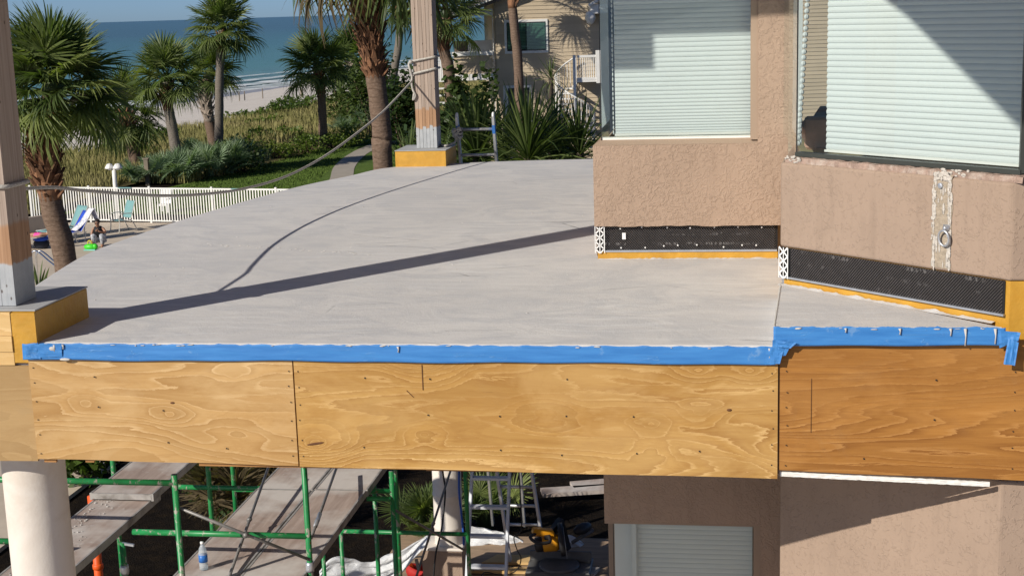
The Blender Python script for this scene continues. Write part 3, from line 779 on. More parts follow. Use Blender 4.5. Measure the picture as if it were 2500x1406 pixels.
# ladder tie: rope end from the far post foot to the ladder
rope2 = thing('rope_tie', 'short rope lashing the ladder top to the far timber post', 'rope', (-3.1, 15.8, .2))
MB().tube(catmull([(-3.17, 15.9, .20), (-3.10, 15.78, .20), (-3.06, 15.95, .205), (-3.04, 16.08, .22), (-3.035, 16.11, .30), (-3.0, 16.12, .34), (-3.04, 16.22, .35), (-3.07, 16.14, .30), (-3.02, 16.10, .27), (-2.99, 16.15, .24)], 5), .0125, 8).build('tie_line', m_rope, rope2, True)
mb = MB()
for k in range(3): mb.tube([(-3.028+.05*cos(a), 16.18+.06*sin(a), .27+.04*k+.01*sin(a*2)) for a in [2*pi*j/12 for j in range(12)]], .013, 7, closed=True)
for a in ((-3.06, 16.12, .33), (-3.0, 16.11, .36), (-3.05, 16.11, .29)): mb.ell(a, (.03, .025, .03), 8, 6)
mb.build('lashing', m_rope, rope2, True)
# ------------------------------------------------------------------ extension ladder top behind the balcony
lad = thing('extension_ladder', 'aluminium ladder top poking above the far edge of the balcony', 'ladder', (-2.6, 16.5, -5.0))
m_bluetape = pmat('blue_ladder_label', (.04, .16, .48), .5)
for x, xb in ((-3.03, -3.015), (-2.605, -2.59)):
    top = V((x, 16.17, .50)); bot = V((xb, 17.6, -5.0)); d = (bot-top)
    MB().bar(top, bot, .028, .075, (0, 1, .3)).build('rail', m_alu, lad)
    MB().tube(catmull([top+V((0, -.012, -.03)), top+V((0, -.005, .02)), top+V((0, .02, .03)), top+V((0, .04, 0))], 4), .014, 8).build('rail_cap', m_whiteplastic, lad, True)
    q = top+d*.018; MB().bar(q, top+d*.036, .031, .078, (0, 1, .3)).build('label_band', m_bluetape, lad)
for k in range(9):
    z = .345-.305*k; t_ = (.50-z)/5.5; y = 16.17+1.43*t_
    MB().tube([(-3.03, y, z), (-2.60, y, z)], .018, 8).build('rung', m_alu, lad, True)

# ------------------------------------------------------------------ ground, beach, sea
GZ = -5.2
def ground_z(x, y):
    # gentle fall from garden to the sea along the shore normal
    d = (x+21)*-.80+(y-75)*.30 if False else -(x+31)*.96+(y-90)*.10
    z = GZ
    if d > -14: z += .15*max(0, 1-abs((d+6)/9))
    if d > 2: z -= min(6, (d-2)*.055)
    return z
def grass_ground(name, c1, c2, c3, sc):
    t = NT(name); v = t.pos()
    c = t.ramp(t.noise(v, sc, 6, .7), [(.3, c1), (.55, c2), (.75, c3)])
    return t.fin(c, .95, t.bump(t.noise(v, sc*9, 5, .7), .8, .05), spec=.1)
m_sand = pmat('beach_sand', (.62, .575, .52), .95, .07, 1.2, .5, 9, .05, spec=.1, dirt=(.56, .51, .46))
m_pool = pmat('pool_deck_concrete', (.56, .475, .375), .8, .10, 1.5, .2, 30, dirt=(.48, .40, .31))
m_mulch = pmat('dark_mulch', (.014, .011, .009), .95, .5, 14, 1.0, 40, .05, spec=.05, dirt=(.028, .02, .013))
m_lawn = grass_ground('lawn_grass', (.07, .12, .025), (.11, .17, .036), (.16, .225, .055), 4)
m_dune = grass_ground('dune_soil', (.10, .09, .04), (.17, .14, .065), (.26, .22, .12), 1.6)
m_path = pmat('path_concrete', (.36, .32, .27), .85, .12, 2, .3, 30)
# ground sheet
gx0, gx1, gy0, gy1 = -120, 160, -60, 420
def fn(u, v):
    # denser near the garden
    x = gx0+(gx1-gx0)*u; y = gy0+(gy1-gy0)*v; return (x, y, ground_z(x, y)-.05)
struct(MB().grid(fn, 140, 120).build('ground', m_mulch, None, True))
def strip(name, poly, mat, dz, res=None, sub=24):
    """sheet laid on the terrain inside a quad strip given by two polylines"""
    A, Bp = poly
    A = catmull([(*p, 0) for p in A], 6); Bp = catmull([(*p, 0) for p in Bp], 6); n = len(A)-1
    def fn(u, v):
        i = min(n, int(round(u*n))); p = A[i].lerp(Bp[min(len(Bp)-1, i)], v); return (p.x, p.y, ground_z(p.x, p.y)+dz)
    return struct(MB().grid(fn, n, sub).build(name, mat, None, True))
# beach: from the dune edge out below the water
strip('beach', ([(-28, 20), (-28, 60), (-28, 90), (-27, 130), (-24, 200), (-14, 380)], [(-112, 20), (-112, 60), (-112, 90), (-112, 130), (-112, 200), (-100, 380)]), m_sand, .0, sub=60)
strip('dune', ([(-24.6, 48), (-24.6, 57), (-22.4, 59), (-21.4, 64), (-20.9, 68), (-20.6, 74), (-18, 90), (-12, 130), (-5, 180)], [(-60, 48), (-60, 58), (-46, 66), (-35.5, 69.5), (-34.2, 77), (-33.8, 88), (-33, 98), (-31.8, 110), (-28, 180)]), m_dune, .05, sub=30)
strip('lawn', ([(-24, 48.2), (-22.5, 57.2), (-21.2, 64), (-20.8, 67.6), (-20.6, 73), (-19.0, 80)], [(-4, 48.2), (-4, 57.2), (-4, 64), (-6, 68), (-9, 74), (-13, 82)]), m_lawn, .03, sub=20)
strip('garden_path', ([(-14.9, 50), (-15.9, 55), (-16.55, 58.4), (-17.68, 63.2), (-18.46, 68.7), (-18.6, 73.4), (-18.4, 78)], [(-14.0, 50), (-15.0, 55), (-15.75, 59.2), (-16.65, 63.06), (-17.3, 66.9), (-17.7, 71), (-17.6, 78)]), m_path, .045, sub=3)
struct(MB().box((-60, -50, GZ-.2), (60, 8.6, GZ+.01)).build('bounce_paving', m_pool))  # unseen pale paving, added to bounce warm sun onto the lower walls
struct(MB().box((-60, 8.6, GZ-.2), (-9.6, 22, GZ+.01)).build('side_bounce_paving', m_pool))  # side piece of the added paving, also out of view for bounce light
struct(MB().box((-60, 22, GZ-.2), (-9, 46.6, GZ+.012)).build('pool_deck', m_pool))
struct(MB().box((-120, 46.6, GZ-.3), (-24.75, 49.9, GZ+.02)).build('sand_strip', m_sand))

def sea_mat():
    t = NT('sea_water'); P = t.pos(); 
    wv = t.noise(t.pos((.05, .16, 1), (0, 0, radians(-8))), 1.0, 8, .68, .5)
    w2 = t.noise(t.pos((.012, .05, 1), (0, 0, radians(-8))), 1.0, 5, .6, .4)
    # depth colour: green near the shore to blue-grey far out
    s = t.sep(P); d = t.math('ADD', t.math('MULTIPLY', s[0], -.96), t.math('MULTIPLY', s[1], .10))
    far = t.n('MapRange'); t.link(d, far.inputs[0]); far.inputs[1].default_value = 66; far.inputs[2].default_value = 420
    shallow = t.ramp(far.outputs[0], [(0, (.21, .29, .25)), (.10, (.10, .245, .225)), (.35, (.075, .19, .195)), (.8, (.066, .145, .165)), (1, (.062, .13, .155))])
    shallow = t.mix(t.math('MULTIPLY', t.ramp(w2, [(.42, 0), (.6, 1)]), .35), shallow, (.085, .22, .22))
    cap = t.ramp(wv, [(.665, 0), (.70, 1)])
    c = t.mix(t.math('MULTIPLY', cap, .35), shallow, (.55, .60, .60))
    h = t.math('ADD', wv, t.math('MULTIPLY', t.noise(t.pos((.25, .6, 1)), 1.0, 6, .7), .5))
    return t.fin(c, .28, t.bump(h, .75, .8), spec=.35)
SZ = -6.75
sea = MB()
xs = [-30, -90, -150, -300, -700, -2000, -6000, -20000, -60000]; ys = [-20000, -2000, 0, 60, 120, 180, 260, 400, 800, 2500, 8000, 30000, 70000]
for j in range(len(ys)-1):
    for i in range(len(xs)-1):
        sea.add([(xs[i], ys[j], SZ), (xs[i], ys[j+1], SZ), (xs[i+1], ys[j+1], SZ), (xs[i+1], ys[j], SZ)], [(0, 1, 2, 3)])
yy = [420, 600, 900, 2500, 8000, 30000, 70000]
for j in range(len(yy)-1): sea.add([(-30, yy[j], SZ), (60000, yy[j], SZ), (60000, yy[j+1], SZ), (-30, yy[j+1], SZ)], [(0, 3, 2, 1)])
struct(sea.build('sea', sea_mat()))
# wet sand and breaking foam bands on the shore line
m_wet = pmat('wet_sand', (.36, .335, .31), .35, .1, .6, spec=.5)
m_foam = None
def foam_mat():
    t = NT('sea_foam'); n1 = t.noise(t.pos((.25, .55, 1)), 1.0, 7, .7, .6)
    a = t.ramp(n1, [(.40, 0), (.56, 1)]); tr = t.n('BsdfTransparent'); mx = t.n('MixShader')
    t.b.inputs['Base Color'].default_value = (.72, .76, .77, 1); t.b.inputs['Roughness'].default_value = .8
    t.link(a, mx.inputs[0]); t.link(tr.outputs[0], mx.inputs[1]); t.link(t.b.outputs[0], mx.inputs[2]); t.link(mx.outputs[0], t.out.inputs[0]); return t.m
m_foam = foam_mat()
shore = [(-60, 120), (-58.4, 146), (-56.6, 159), (-53.2, 172.5), (-52.0, 179), (-46, 210), (-30, 270), (-10, 340)]
sh = catmull([(*p, 0) for p in shore], 12)
def band(name, d0, d1, mat, z0, z1, wig, seed, kind=None):
    P = []; F = []
    for i, p in enumerate(sh):
        w = wig*(mnoise.noise((i*.35, seed, 0))+.6*mnoise.noise((i*1.1, seed, 4)))
        P += [(p.x-d0+w, p.y, z0), (p.x-(d0+d1)/2+w*.8, p.y, (z0+z1)/2), (p.x-d1+w*.6, p.y, z1)]
    for i in range(len(sh)-1):
        for k in (0, 1): F.append((i*3+k, i*3+3+k, i*3+4+k, i*3+1+k))
    o = MB().add(P, F).build(name, mat, None, True); o['kind'] = 'structure'; return o
for (d0, d1, s, z) in ((-1.2, 4.2, 2, .10), (5.0, 8.2, 5, .16), (11, 13.5, 8, .2), (19, 20.4, 11, .2)):
    o = band('breaking_wave', d0, d1, m_foam, SZ+z, SZ+z+.02, 1.5, s)
    o['kind'] = 'stuff'; 
    o['label'] = 'white foam of a small wave running onto the beach'
band('wet_sand', -7.5, 1.0, m_wet, ground_z(-52, 150)+.03, SZ+.03, .8, 15)

# ------------------------------------------------------------------ dune grass (uncountable)
RNG.seed(77)
m_dgrass = None
def dg():
    t = NT('dune_grass_blades'); c = t.ramp(t.noise(t.pos(), .28, 4, .65), [(.3, (.14, .15, .045)), (.5, (.235, .22, .08)), (.72, (.34, .29, .135))])
    f = t.ramp(t.noise(t.pos(), 7, 2), [(.3, .7), (.7, 1.25)]); c = t.mix(1, c, f, 'MULTIPLY')
    return t.fin(c, .7, None, 0, .2)
m_dgrass = dg()
def dune_in(x, y):
    xl = -60 if y < 67.5 else (-33.4-(72-y)*.4 if y < 72 else (-33.6 if y < 86 else (-32.5 if y < 100 else -31.2)))
    xr = -24.8 if y < 57 else (-22.2+ (y-58)*.1 if y < 75 else -20.4+(y-75)*.10)
    e = 1.2*mnoise.noise((x*.2, y*.2, 3))
    return xl+e < x < xr+e*.6
mb = MB(); cnt = 0
while cnt < 80000:
    y = 49+81*(rr(0, 1)**1.3); x = rr(-41, -16)
    if not dune_in(x, y): continue
    if mnoise.noise((x*.5, y*.5, 9)) < -.28: continue
    cnt += 1
    z = ground_z(x, y)+.03; h = rr(.25, .75)*(1+.35*mnoise.noise((x*.3, y*.3, 1))); a = rr(0, 6.28); w = rr(.011, .024)*(1+(y-50)/80); l = rr(.05, .35)*h; b = rr(0, 6.28)
    dx, dy = cos(a)*w, sin(a)*w; lx, ly = cos(b)*l, sin(b)*l
    mb.add([(x-dx, y-dy, z), (x+dx, y+dy, z), (x+dx*.7+lx*.45, y+dy*.7+ly*.45, z+h*.6), (x-dx*.7+lx*.45, y-dy*.7+ly*.45, z+h*.6), (x+lx, y+ly, z+h)], [(0, 1, 2, 3), (3, 2, 4)])
o = mb.build('dune_grass', m_dgrass); o['kind'] = 'stuff'; o['label'] = 'tall tan and green grass covering the dune above the beach'; o['category'] = 'grass'
mb = MB(); cnt = 0
while cnt < 26000:
    y = rr(50, 76); x = rr(-23.5, -13.5)
    if dune_in(x, y) or (x < -22.3+(y-57)*.11): continue
    c = -14.5-(y-50)*.165; 
    if c-1.1 < x < c+.9 and y < 74: continue
    cnt += 1; z = ground_z(x, y)+.03; h = rr(.03, .09); a = rr(0, 6.28); w = .02
    mb.add([(x-cos(a)*w, y-sin(a)*w, z), (x+cos(a)*w, y+sin(a)*w, z), (x+rr(-.03, .03), y+rr(-.03, .03), z+h)], [(0, 1, 2)])
o = mb.build('lawn_blades', m_lawn); o['kind'] = 'stuff'; o['label'] = 'short mown grass beside the curved garden path'; o['category'] = 'grass'

# ------------------------------------------------------------------ palms
def leafmat(name, c1, c2, c3, rough=.5, spec=.28, trans=.25):
    t = NT(name); o = t.n('ObjectInfo'); n = t.noise(t.pos(), 3.5, 3)
    f = t.math('ADD', t.math('MULTIPLY', o.outputs['Random'], .65), t.math('MULTIPLY', n, .5))
    c = t.ramp(f, [(.1, c1), (.5, c2), (.95, c3)])
    t.fin(c, rough, None, 0, spec)
    tl = t.n('BsdfTranslucent'); t.link(t.mix(1, c, (1.6, 1.9, .7), 'MULTIPLY'), tl.inputs[0])
    mx = t.n('MixShader'); mx.inputs[0].default_value = trans; t.link(t.b.outputs[0], mx.inputs[1]); t.link(tl.outputs[0], mx.inputs[2]); t.link(mx.outputs[0], t.out.inputs[0])
    return t.m
m_frond = leafmat('palm_frond', (.045, .07, .022), (.10, .14, .042), (.22, .25, .08), trans=.32)
m_frondblue = leafmat('saw_palmetto_frond', (.10, .15, .085), (.18, .25, .15), (.28, .35, .22))
m_deadfrond = leafmat('dry_frond', (.07, .052, .03), (.13, .10, .055), (.22, .17, .095), .8, .2)
m_yucca = leafmat('yucca_leaf', (.038, .062, .018), (.075, .112, .032), (.17, .21, .07), .45, .35)
m_seagrape = leafmat('sea_grape_leaf', (.04, .07, .012), (.075, .12, .02), (.15, .19, .035), .45)
m_hedge = leafmat('dark_hedge_leaf', (.02, .038, .012), (.042, .072, .02), (.09, .125, .035), .45)
def trunk_mat(name, c1, c2, ring=11):
    t = NT(name); v = t.coord(); P = t.pos()
    z = t.sep(P)[2]; rg = t.math('FRACT', t.math('ADD', t.math('MULTIPLY', z, ring), t.math('MULTIPLY', t.noise(P, 5, 3), 1.6)))
    n = t.noise(t.pos((7, 7, 18)), 2, 6, .7)
    c = t.ramp(n, [(.3, c1), (.7, c2)]); c = t.mix(t.math('MULTIPLY', t.ramp(rg, [(0, 1), (.22, 0)]), .5), c, scl(c1, .5))
    return t.fin(c, .9, t.bump(t.math('ADD', n, rg), .7, .02), spec=.1)
m_trunk = trunk_mat('palm_trunk', (.13, .085, .06), (.25, .18, .135))
m_trunkg = trunk_mat('palm_trunk_grey', (.14, .12, .10), (.27, .235, .20))
m_ystem = trunk_mat('yucca_stem', (.05, .04, .032), (.11, .09, .07))
m_boot = pmat('palm_leaf_base', (.19, .095, .05), .9, .5, 9, .6, 40, .01, rnd=.45)
m_bootp = pmat('pale_leaf_base', (.30, .245, .20), .9, .4, 9, .6, 40, .01)

def frond_mesh(seed, nseg=44, R=.85, pet=.75, droop=.35, spread=128):
    Q = random.Random(seed); mb = MB()
    mb.tube([(0, 0, 0), (pet*.55, 0, .03), (pet, 0, .0)], [.022, .014, .011], 4, cap=False)
    for i in range(nseg):
        u = (i+.5)/nseg*2-1; a = radians(spread)*u+Q.uniform(-.03, .03)
        L = R*(1-.30*abs(u)**2.2)*Q.uniform(.86, 1.06)
        bx = pet+.22*R*(1-abs(u)); up = .05*(1-abs(u))   # costa carries the middle segments further
        d = V((cos(a), sin(a), 0)); n_ = V((-sin(a), cos(a), 0)); hub = V((bx*1.0-.06, 0, up)); w0 = .012; wm = .0215*R/.85*Q.uniform(.85, 1.2)
        lift = Q.uniform(-.06, .14)*R + .10*R*abs(u); dr = droop*Q.uniform(.6, 1.5)
        tw = Q.uniform(-.35, .35); P = []
        for k, (s, w) in enumerate(((0, w0), (.35, wm), (.68, wm*.78), (.88, wm*.4), (1, .003))):
            p = hub+d*(L*s*(1-.10*s*s*dr))+V((0, 0, lift*s-dr*L*.55*s**2.6))
            q = n_*cos(tw*s+.5*(1 if i % 2 else -1))+V((0, 0, 1))*sin(tw*s+.5*(1 if i % 2 else -1))
            P += [p-q*w, p+q*w]
        mb.add(P, [(2*k, 2*k+1, 2*k+3, 2*k+2) for k in range(4)])
    me = mb.mesh('frond_leaf'); me.materials.append(m_frond); return me
FR_UP = [frond_mesh(s, 46, .85, .75, .30) for s in (1, 2, 3)]
FR_MID = [frond_mesh(s, 46, .85, .75, .55) for s in (4, 5, 6)]
FR_LOW = [frond_mesh(s, 44, .85, .75, 1.0) for s in (7, 8, 9)]
FR_HI = [[frond_mesh(s+20, 60, .85, .75, d) for s in (1, 2, 3)] for d in (.3, .6, 1.15)]
def boot_mesh(seed):
    Q = random.Random(seed); w = Q.uniform(.8, 1.2)
    mb = MB(); P = []
    for k, (x, z, hw, th) in enumerate(((0, 0, .060*w, .02), (.035, .07, .05*w, .018), (.085, .15, .032*w, .014), (.10+Q.uniform(0, .04), .19+Q.uniform(0, .06), .022*w, .006))):
        P += [(x-th, -hw, z), (x+th, -hw*.8, z-.005), (x+th, hw*.8, z-.005), (x-th, hw, z)]
    F = [(0, 1, 2, 3)]
    for k in range(3):
        for i in range(4): F.append((k*4+i, k*4+(i+1) % 4, k*4+4+(i+1) % 4, k*4+4+i))
    F.append((12, 13, 14, 15)); mb.add(P, F); me = mb.mesh('boot'); me.materials.append(m_boot); return me
BOOTS = [boot_mesh(i) for i in range(4)]
def palm(label, base, pts, rad, crown_r, nf, seed, hi=False, boots=None, bootobj=False, tmat=None, dead=0, bmat=None, low=.35, group='fan palms'):
    """pts: trunk points from base up; crown at the last one"""
    Q = random.Random(seed)
    t = thing('palm_tree', label, 'palm tree', base, group); root = V(base)
    cp = catmull(pts, 5); n = len(cp); top = cp[-1]
    rs = []
    for i in range(n):
        k = i/(n-1); r = rad*(1.12-.18*k)
        rs.append(r*(1+.04*sin(i*2.1)))
    tr = MB().tube(cp, rs, 14).build('trunk', tmat or m_trunk, t, True)
    if boots:
        z0, z1, rb, nb, sc = boots; joined = MB()
        for i in range(nb):
            k = (i+.5)/nb; z = z0+(z1-z0)*k; a = i*2.39996+Q.uniform(-.2, .2)
            j = min(range(n-1), key=lambda q: abs(cp[q].z-z)); c = cp[j].lerp(cp[j+1], max(0, min(1, (z-cp[j].z)/max(1e-5, cp[j+1].z-cp[j].z))))
            r = rad+(rb-rad)*sin(min(1, k*1.5)*pi/2)*(.75 if k > .85 else 1)
            M = Matrix.Translation(c-root+V((0, 0, 0))) @ Matrix.Rotation(a, 4, 'Z') @ Matrix.Translation((r-.06*sc, 0, 0)) @ Matrix.Rotation(Q.uniform(-.25, .25), 4, 'Y') @ Matrix.Scale(sc*Q.uniform(.8, 1.25), 4)
            me = BOOTS[i % 4]
            if bootobj: inst('leaf_base', me, tr, M, bmat)
            else:
                joined.add([M @ v.co+root for v in me.vertices], [tuple(p.vertices) for p in me.polygons])
        if not bootobj:
            o = joined.build('leaf_bases', bmat or m_boot, tr); o['kind'] = 'stuff'
        jb = MB(); zs = [z0+(z1-z0)*k/8 for k in range(9)]; cc = []
        for z in zs:
            j = min(range(n-1), key=lambda q: abs(cp[q].z-z)); cc.append(V((cp[j].x, cp[j].y, z)))
        jb.tube(cc, [rad*1.02+(rb*.74-rad)*sin(min(1, k/8*1.5)*pi/2) for k in range(9)], 12).build('fibre_core', bmat or m_boot, tr, True)
    crown = MB().ell(top+V((0, 0, .05)), (rad*1.1, rad*1.1, .28), 10, 6).build('crown', m_hedge, t, True)
    s = crown_r/1.6
    for i in range(nf):
        k = i/(nf-1); az = i*2.39996+Q.uniform(-.25, .25)
        el = radians(82-(82+low*110)*k**.9)+Q.uniform(-.12, .12)
        kind = 0 if k < .4 else (1 if k < .72 else 2)
        me = (FR_HI[kind] if hi else (FR_UP, FR_MID, FR_LOW)[kind])[Q.randrange(3)]
        M = Matrix.Translation(top-root+V((0, 0, .12-.3*k*s))) @ Matrix.Rotation(az, 4, 'Z') @ Matrix.Rotation(-el, 4, 'Y') @ Matrix.Rotation(Q.uniform(-.5, .5), 4, 'X') @ Matrix.Scale(s*Q.uniform(.85, 1.12), 4)
        inst('frond', me, crown, M, m_deadfrond if i >= nf-dead else None)
    return t
def P_(x, y, Y): return atY(x, y, Y)
# near left palm (Y 24)
T1 = 24.0
pts = [V((P_(150, 660, T1).x+.12, T1, GZ)), P_(160, 640, T1), P_(130, 520, T1), P_(108, 400, T1), P_(110, 330, T1), P_(122, 270, T1), P_(132, 222, T1)]
palm('big leafy palm beside the near left post, boots on its upper trunk', (pts[0].x, T1, GZ), pts, .19, 1.42, 46, 1, True, (P_(115, 490, T1).z, P_(120, 290, T1).z, .31, 130, .95), True, low=.34)
# big palm behind the far curb (Y 22)
T8 = 21.0
pts = [V((P_(935, 420, T8).x+.15, T8, GZ)), P_(936, 420, T8), P_(933, 330, T8), P_(920, 215, T8), P_(906, 110, T8), P_(897, 20, T8), P_(892, -100, T8), P_(890, -215, T8)]
palm('stout palm with red brown leaf bases behind the far curb', (pts[0].x, T8, GZ), pts, .142, 1.85, 44, 2, True, (P_(920, 205, T8).z, P_(892, -180, T8).z, .25, 300, .72), True, dead=3, low=.40)
def gpalm(label, bx, by, mids, crown, rad, nf, seed, Y=None, **k):
    b = atZ(bx, by, GZ) if Y is None else None
    if Y is None: Y = b.y
    pts = [V((atY(bx, by, Y).x, Y, GZ))]+[atY(x, y, Y) for x, y in mids]
    sc = FPX/atY(bx, by, Y).y
    base = (pts[0].x, Y, GZ)
    bt = k.pop('bt', None)
    if bt: k['boots'] = (atY(bx, bt[0], Y).z, atY(bx, bt[1], Y).z, rad*bt[2], bt[3], 1.5)
    return palm(label, base, pts, rad, crown/sc, nf, seed, **k)
gpalm('short palm with dark wind blown fronds just right of the big left palm', 337, 425, [(328, 380), (316, 320), (306, 270)], 120, .27, 28, 3, bt=(330, 275, 1.45, 34), low=.55)
gpalm('leaning palm with a round crown, third from the left', 442, 440, [(432, 380), (418, 300), (406, 235), (408, 195)], 112, .22, 36, 4, bt=(270, 205, 1.5, 36), tmat=m_trunkg, low=.30)
gpalm('palm with shaggy grey leaf bases behind the tall slim palm', 527, 385, [(518, 330), (506, 270), (500, 215), (515, 180)], 92, .25, 28, 5, bt=(300, 200, 1.7, 46), bmat=m_bootp, low=.25)
gpalm('tall slim palm standing in front of the sea, crown near the horizon', 534, 395, [(535, 300), (536, 200), (540, 100), (543, 72)], 104, .20, 36, 6, bt=(130, 85, 1.4, 20), tmat=m_trunkg, low=.35)
gpalm('small round headed palm standing alone beside the lawn', 788, 368, [(788, 300), (784, 230), (776, 185), (774, 165)], 100, .21, 34, 7, bt=(240, 180, 1.5, 30), low=.28)
gpalm('palm with pale shaggy trunk among the dark shrubs', 874, 300, [(874, 250), (866, 200), (862, 150)], 92, .36, 30, 8, Y=85, bt=(255, 150, 1.6, 48), bmat=m_bootp, tmat=m_trunkg, low=.35)
gpalm('thin stemmed palm partly behind the far timber post', 955, 280, [(960, 200), (972, 120), (976, 60), (975, 15)], 80, .20, 24, 9, Y=74, bt=(75, 20, 1.4, 20), tmat=m_trunkg, low=.4)
gpalm('bent palm in front of the siding house balcony', 1108, 250, [(1098, 200), (1085, 130), (1079, 85), (1088, 40)], 112, .20, 22, 10, Y=49.6, bt=(130, 60, 1.5, 30), low=.35)
gpalm('slender palm rising in front of the house window, crown above', 1270, 230, [(1266, 180), (1258, 90), (1250, 0), (1244, -125)], 112, .155, 21, 11, Y=49.2, bt=(20, -110, 1.4, 30), low=.40, dead=2)

# ------------------------------------------------------------------ shrubs and blade plants
def leaf_cloud(mb, c, r, n, size, Q, flat=.75, longf=1.0):
    c = V(c)
    for i in range(n):
        while True:
            p = V((Q.uniform(-1, 1), Q.uniform(-1, 1), Q.uniform(-1, 1)))
            if .25 < p.length < 1: break
        p = p*(.55+.45*Q.random())/max(.55, p.length) if Q.random() < .5 else p
        q = c+V((p.x*r[0], p.y*r[1], p.z*r[2]))
        s = size*Q.uniform(.6, 1.3); a = Q.uniform(0, 6.28); e = Q.uniform(-.9, .9)
        d = V((cos(a)*cos(e), sin(a)*cos(e), sin(e))); w = d.cross(V((Q.uniform(-1, 1), Q.uniform(-1, 1), 1))).normalized()
        mb.add([q, q+d*s*.5*longf+w*s*.42, q+d*s*longf, q+d*s*.5*longf-w*s*.42], [(0, 1, 2, 3)])
def shrub(name, label, base, r, n, size, mat, seed, cat='shrub', group=None, clumps=9, longf=1.0):
    Q = random.Random(seed); b = V(base); t = thing(name, label, cat, base, group)
    st = MB(); fo = MB()
    for k in range(clumps):
        c = b+V((Q.uniform(-.6, .6)*r[0], Q.uniform(-.6, .6)*r[1], r[2]*Q.uniform(.35, 1.05)))
        st.tube([b+V((Q.uniform(-.1, .1), Q.uniform(-.1, .1), 0)), b.lerp(c, .6)+V((0, 0, -.1)), c], [.035, .022, .01], 5)
        leaf_cloud(fo, c, (r[0]*Q.uniform(.35, .6), r[1]*Q.uniform(.35, .6), r[2]*Q.uniform(.3, .5)), n//clumps, size, Q, longf=longf)
    st.build('stems', m_trunk, t, True); o = fo.build('foliage', mat, t); o['kind'] = 'stuff'
    return t
# sea grape patches on the dune and hedges
G = lambda x, y, z=GZ: atZ(x, y, z)
def g0(x, y): p = atZ(x, y, GZ); return (p.x, p.y, ground_z(p.x, p.y))
k = 0
for (x, y, rx, rz, n, lab) in ((690, 288, 2.2, .8, 700, 'sea grape bush at the beach end of the dune'), (735, 270, 2.6, .9, 800, 'sea grape bush beside the small round palm at the dune edge'), (600, 300, 1.5, .6, 420, 'low sea grape bush in the middle of the dune'),
        (640, 350, 1.3, .5, 380, 'small sea grape bush in dune grass right of the slim palm'), (395, 352, 1.3, .6, 420, 'dark sea grape bush left of the leaning palm'), (590, 380, 1.5, .6, 500, 'sea grape bush between slim palm and lawn'), (700, 345, 1.2, .5, 350, 'sea grape bush near the lawn edge'), (350, 395, 1.1, .5, 330, 'sea grape bush behind the wooden path post'), (640, 318, 1.2, .55, 330, 'sea grape bush halfway down the dune right of the slim palm')):
    k += 1; shrub('sea_grape_bush', lab, g0(x, y), (rx, rx, rz), n, .22, m_seagrape, 100+k, 'bush', 'sea grapes on the dune', 8)
for (x, y, rx, rz, n, lab) in ((755, 378, 1.3, .75, 900, 'clipped green hedge mound left of the small palm foot'), (815, 365, 1.5, .7, 900, 'clipped green hedge mound right of the small palm foot'), (855, 358, 1.3, .8, 800, 'green hedge mound beside the path end'), (668, 392, 1.2, .7, 700, 'round grey green hedge at the lawn corner'), (590, 425, 1.6, 1.1, 1100, 'dark round hedge bush behind the fence')):
    k += 1; shrub('hedge', lab, g0(x, y), (rx, rx, rz), n, .13, m_hedge if 'dark' in lab else m_seagrape, 130+k, 'hedge', 'hedges beside the lawn', 10)
for (x, y, Y, rx, rz, n, lab) in ((850, 300, 84, 1.8, 2.6, 1700, 'dense dark shrub left of the stout palm'), (915, 285, 78, 1.9, 3.2, 1900, 'dense dark shrub directly behind the stout palm'), (990, 280, 60, 1.4, 3.2, 1900, 'dense dark shrub between stout palm and far post'), (1060, 300, 44, 1.1, 2.4, 1400, 'dark shrub below the house stairs'), (1152, 290, 49.3, 1.1, 3.35, 3200, 'dark sea grape hedge below the house balcony'), (1330, 290, 48, 1.2, 1.8, 1300, 'dark shrub in front of the house wall'), (965, 330, 38, .8, 1.5, 1200, 'low dark shrub right of the stout palm trunk')):
    p = atY(x, y, Y); k += 1
    shrub('shrub', lab, (p.x, Y, GZ), (rx, rx*.7, rz*1.25), n, .24, m_hedge, 150+k, 'shrub', 'dark shrubs along the garden', 12)
# fan palmettos behind the fence and beside the lawn
Q = random.Random(9)
def palmetto(label, base, s, n, seed, mat=m_frondblue, group='saw palmettos behind the fence'):
    Q = random.Random(seed); t = thing('saw_palmetto', label, 'palmetto', base, group)
    c = MB().ell((base[0], base[1], base[2]+.15), (.25*s, .25*s, .25), 8, 5).build('crown', m_hedge, t, True)
    for i in range(n):
        az = i*2.39996+Q.uniform(-.3, .3); el = radians(Q.uniform(18, 80))
        M = Matrix.Translation((Q.uniform(-.3, .3)*s, Q.uniform(-.3, .3)*s, .15)) @ Matrix.Rotation(az, 4, 'Z') @ Matrix.Rotation(-el, 4, 'Y') @ Matrix.Rotation(Q.uniform(-.6, .6), 4, 'X') @ Matrix.Scale(s*Q.uniform(.6, 1.0), 4)
        inst('frond', FR_UP[Q.randrange(3)], c, M, mat)
for i, (x, y, s, n, lab) in enumerate(((330, 455, .75, 16, 'low saw palmetto left of the wooden path post'), (395, 450, .95, 20, 'silvery saw palmetto just right of the wooden path post'), (450, 448, 1.0, 20, 'silvery saw palmetto at the foot of the leaning palm'), (510, 440, 1.05, 22, 'saw palmetto below the tall slim palm'), (560, 432, 1.0, 20, 'saw palmetto right of the slim palm foot'), (600, 415, .9, 18, 'rightmost saw palmetto next to the dark round hedge'), (480, 415, 1.0, 18, 'saw palmetto behind the others between two trunks'), (850, 335, 1.0, 16, 'pale spiky palmetto beside the path end'), (895, 325, 1.0, 16, 'pale spiky palmetto against the stout palm trunk'))):
    palmetto(lab, g0(x, y), s, n, 200+i)
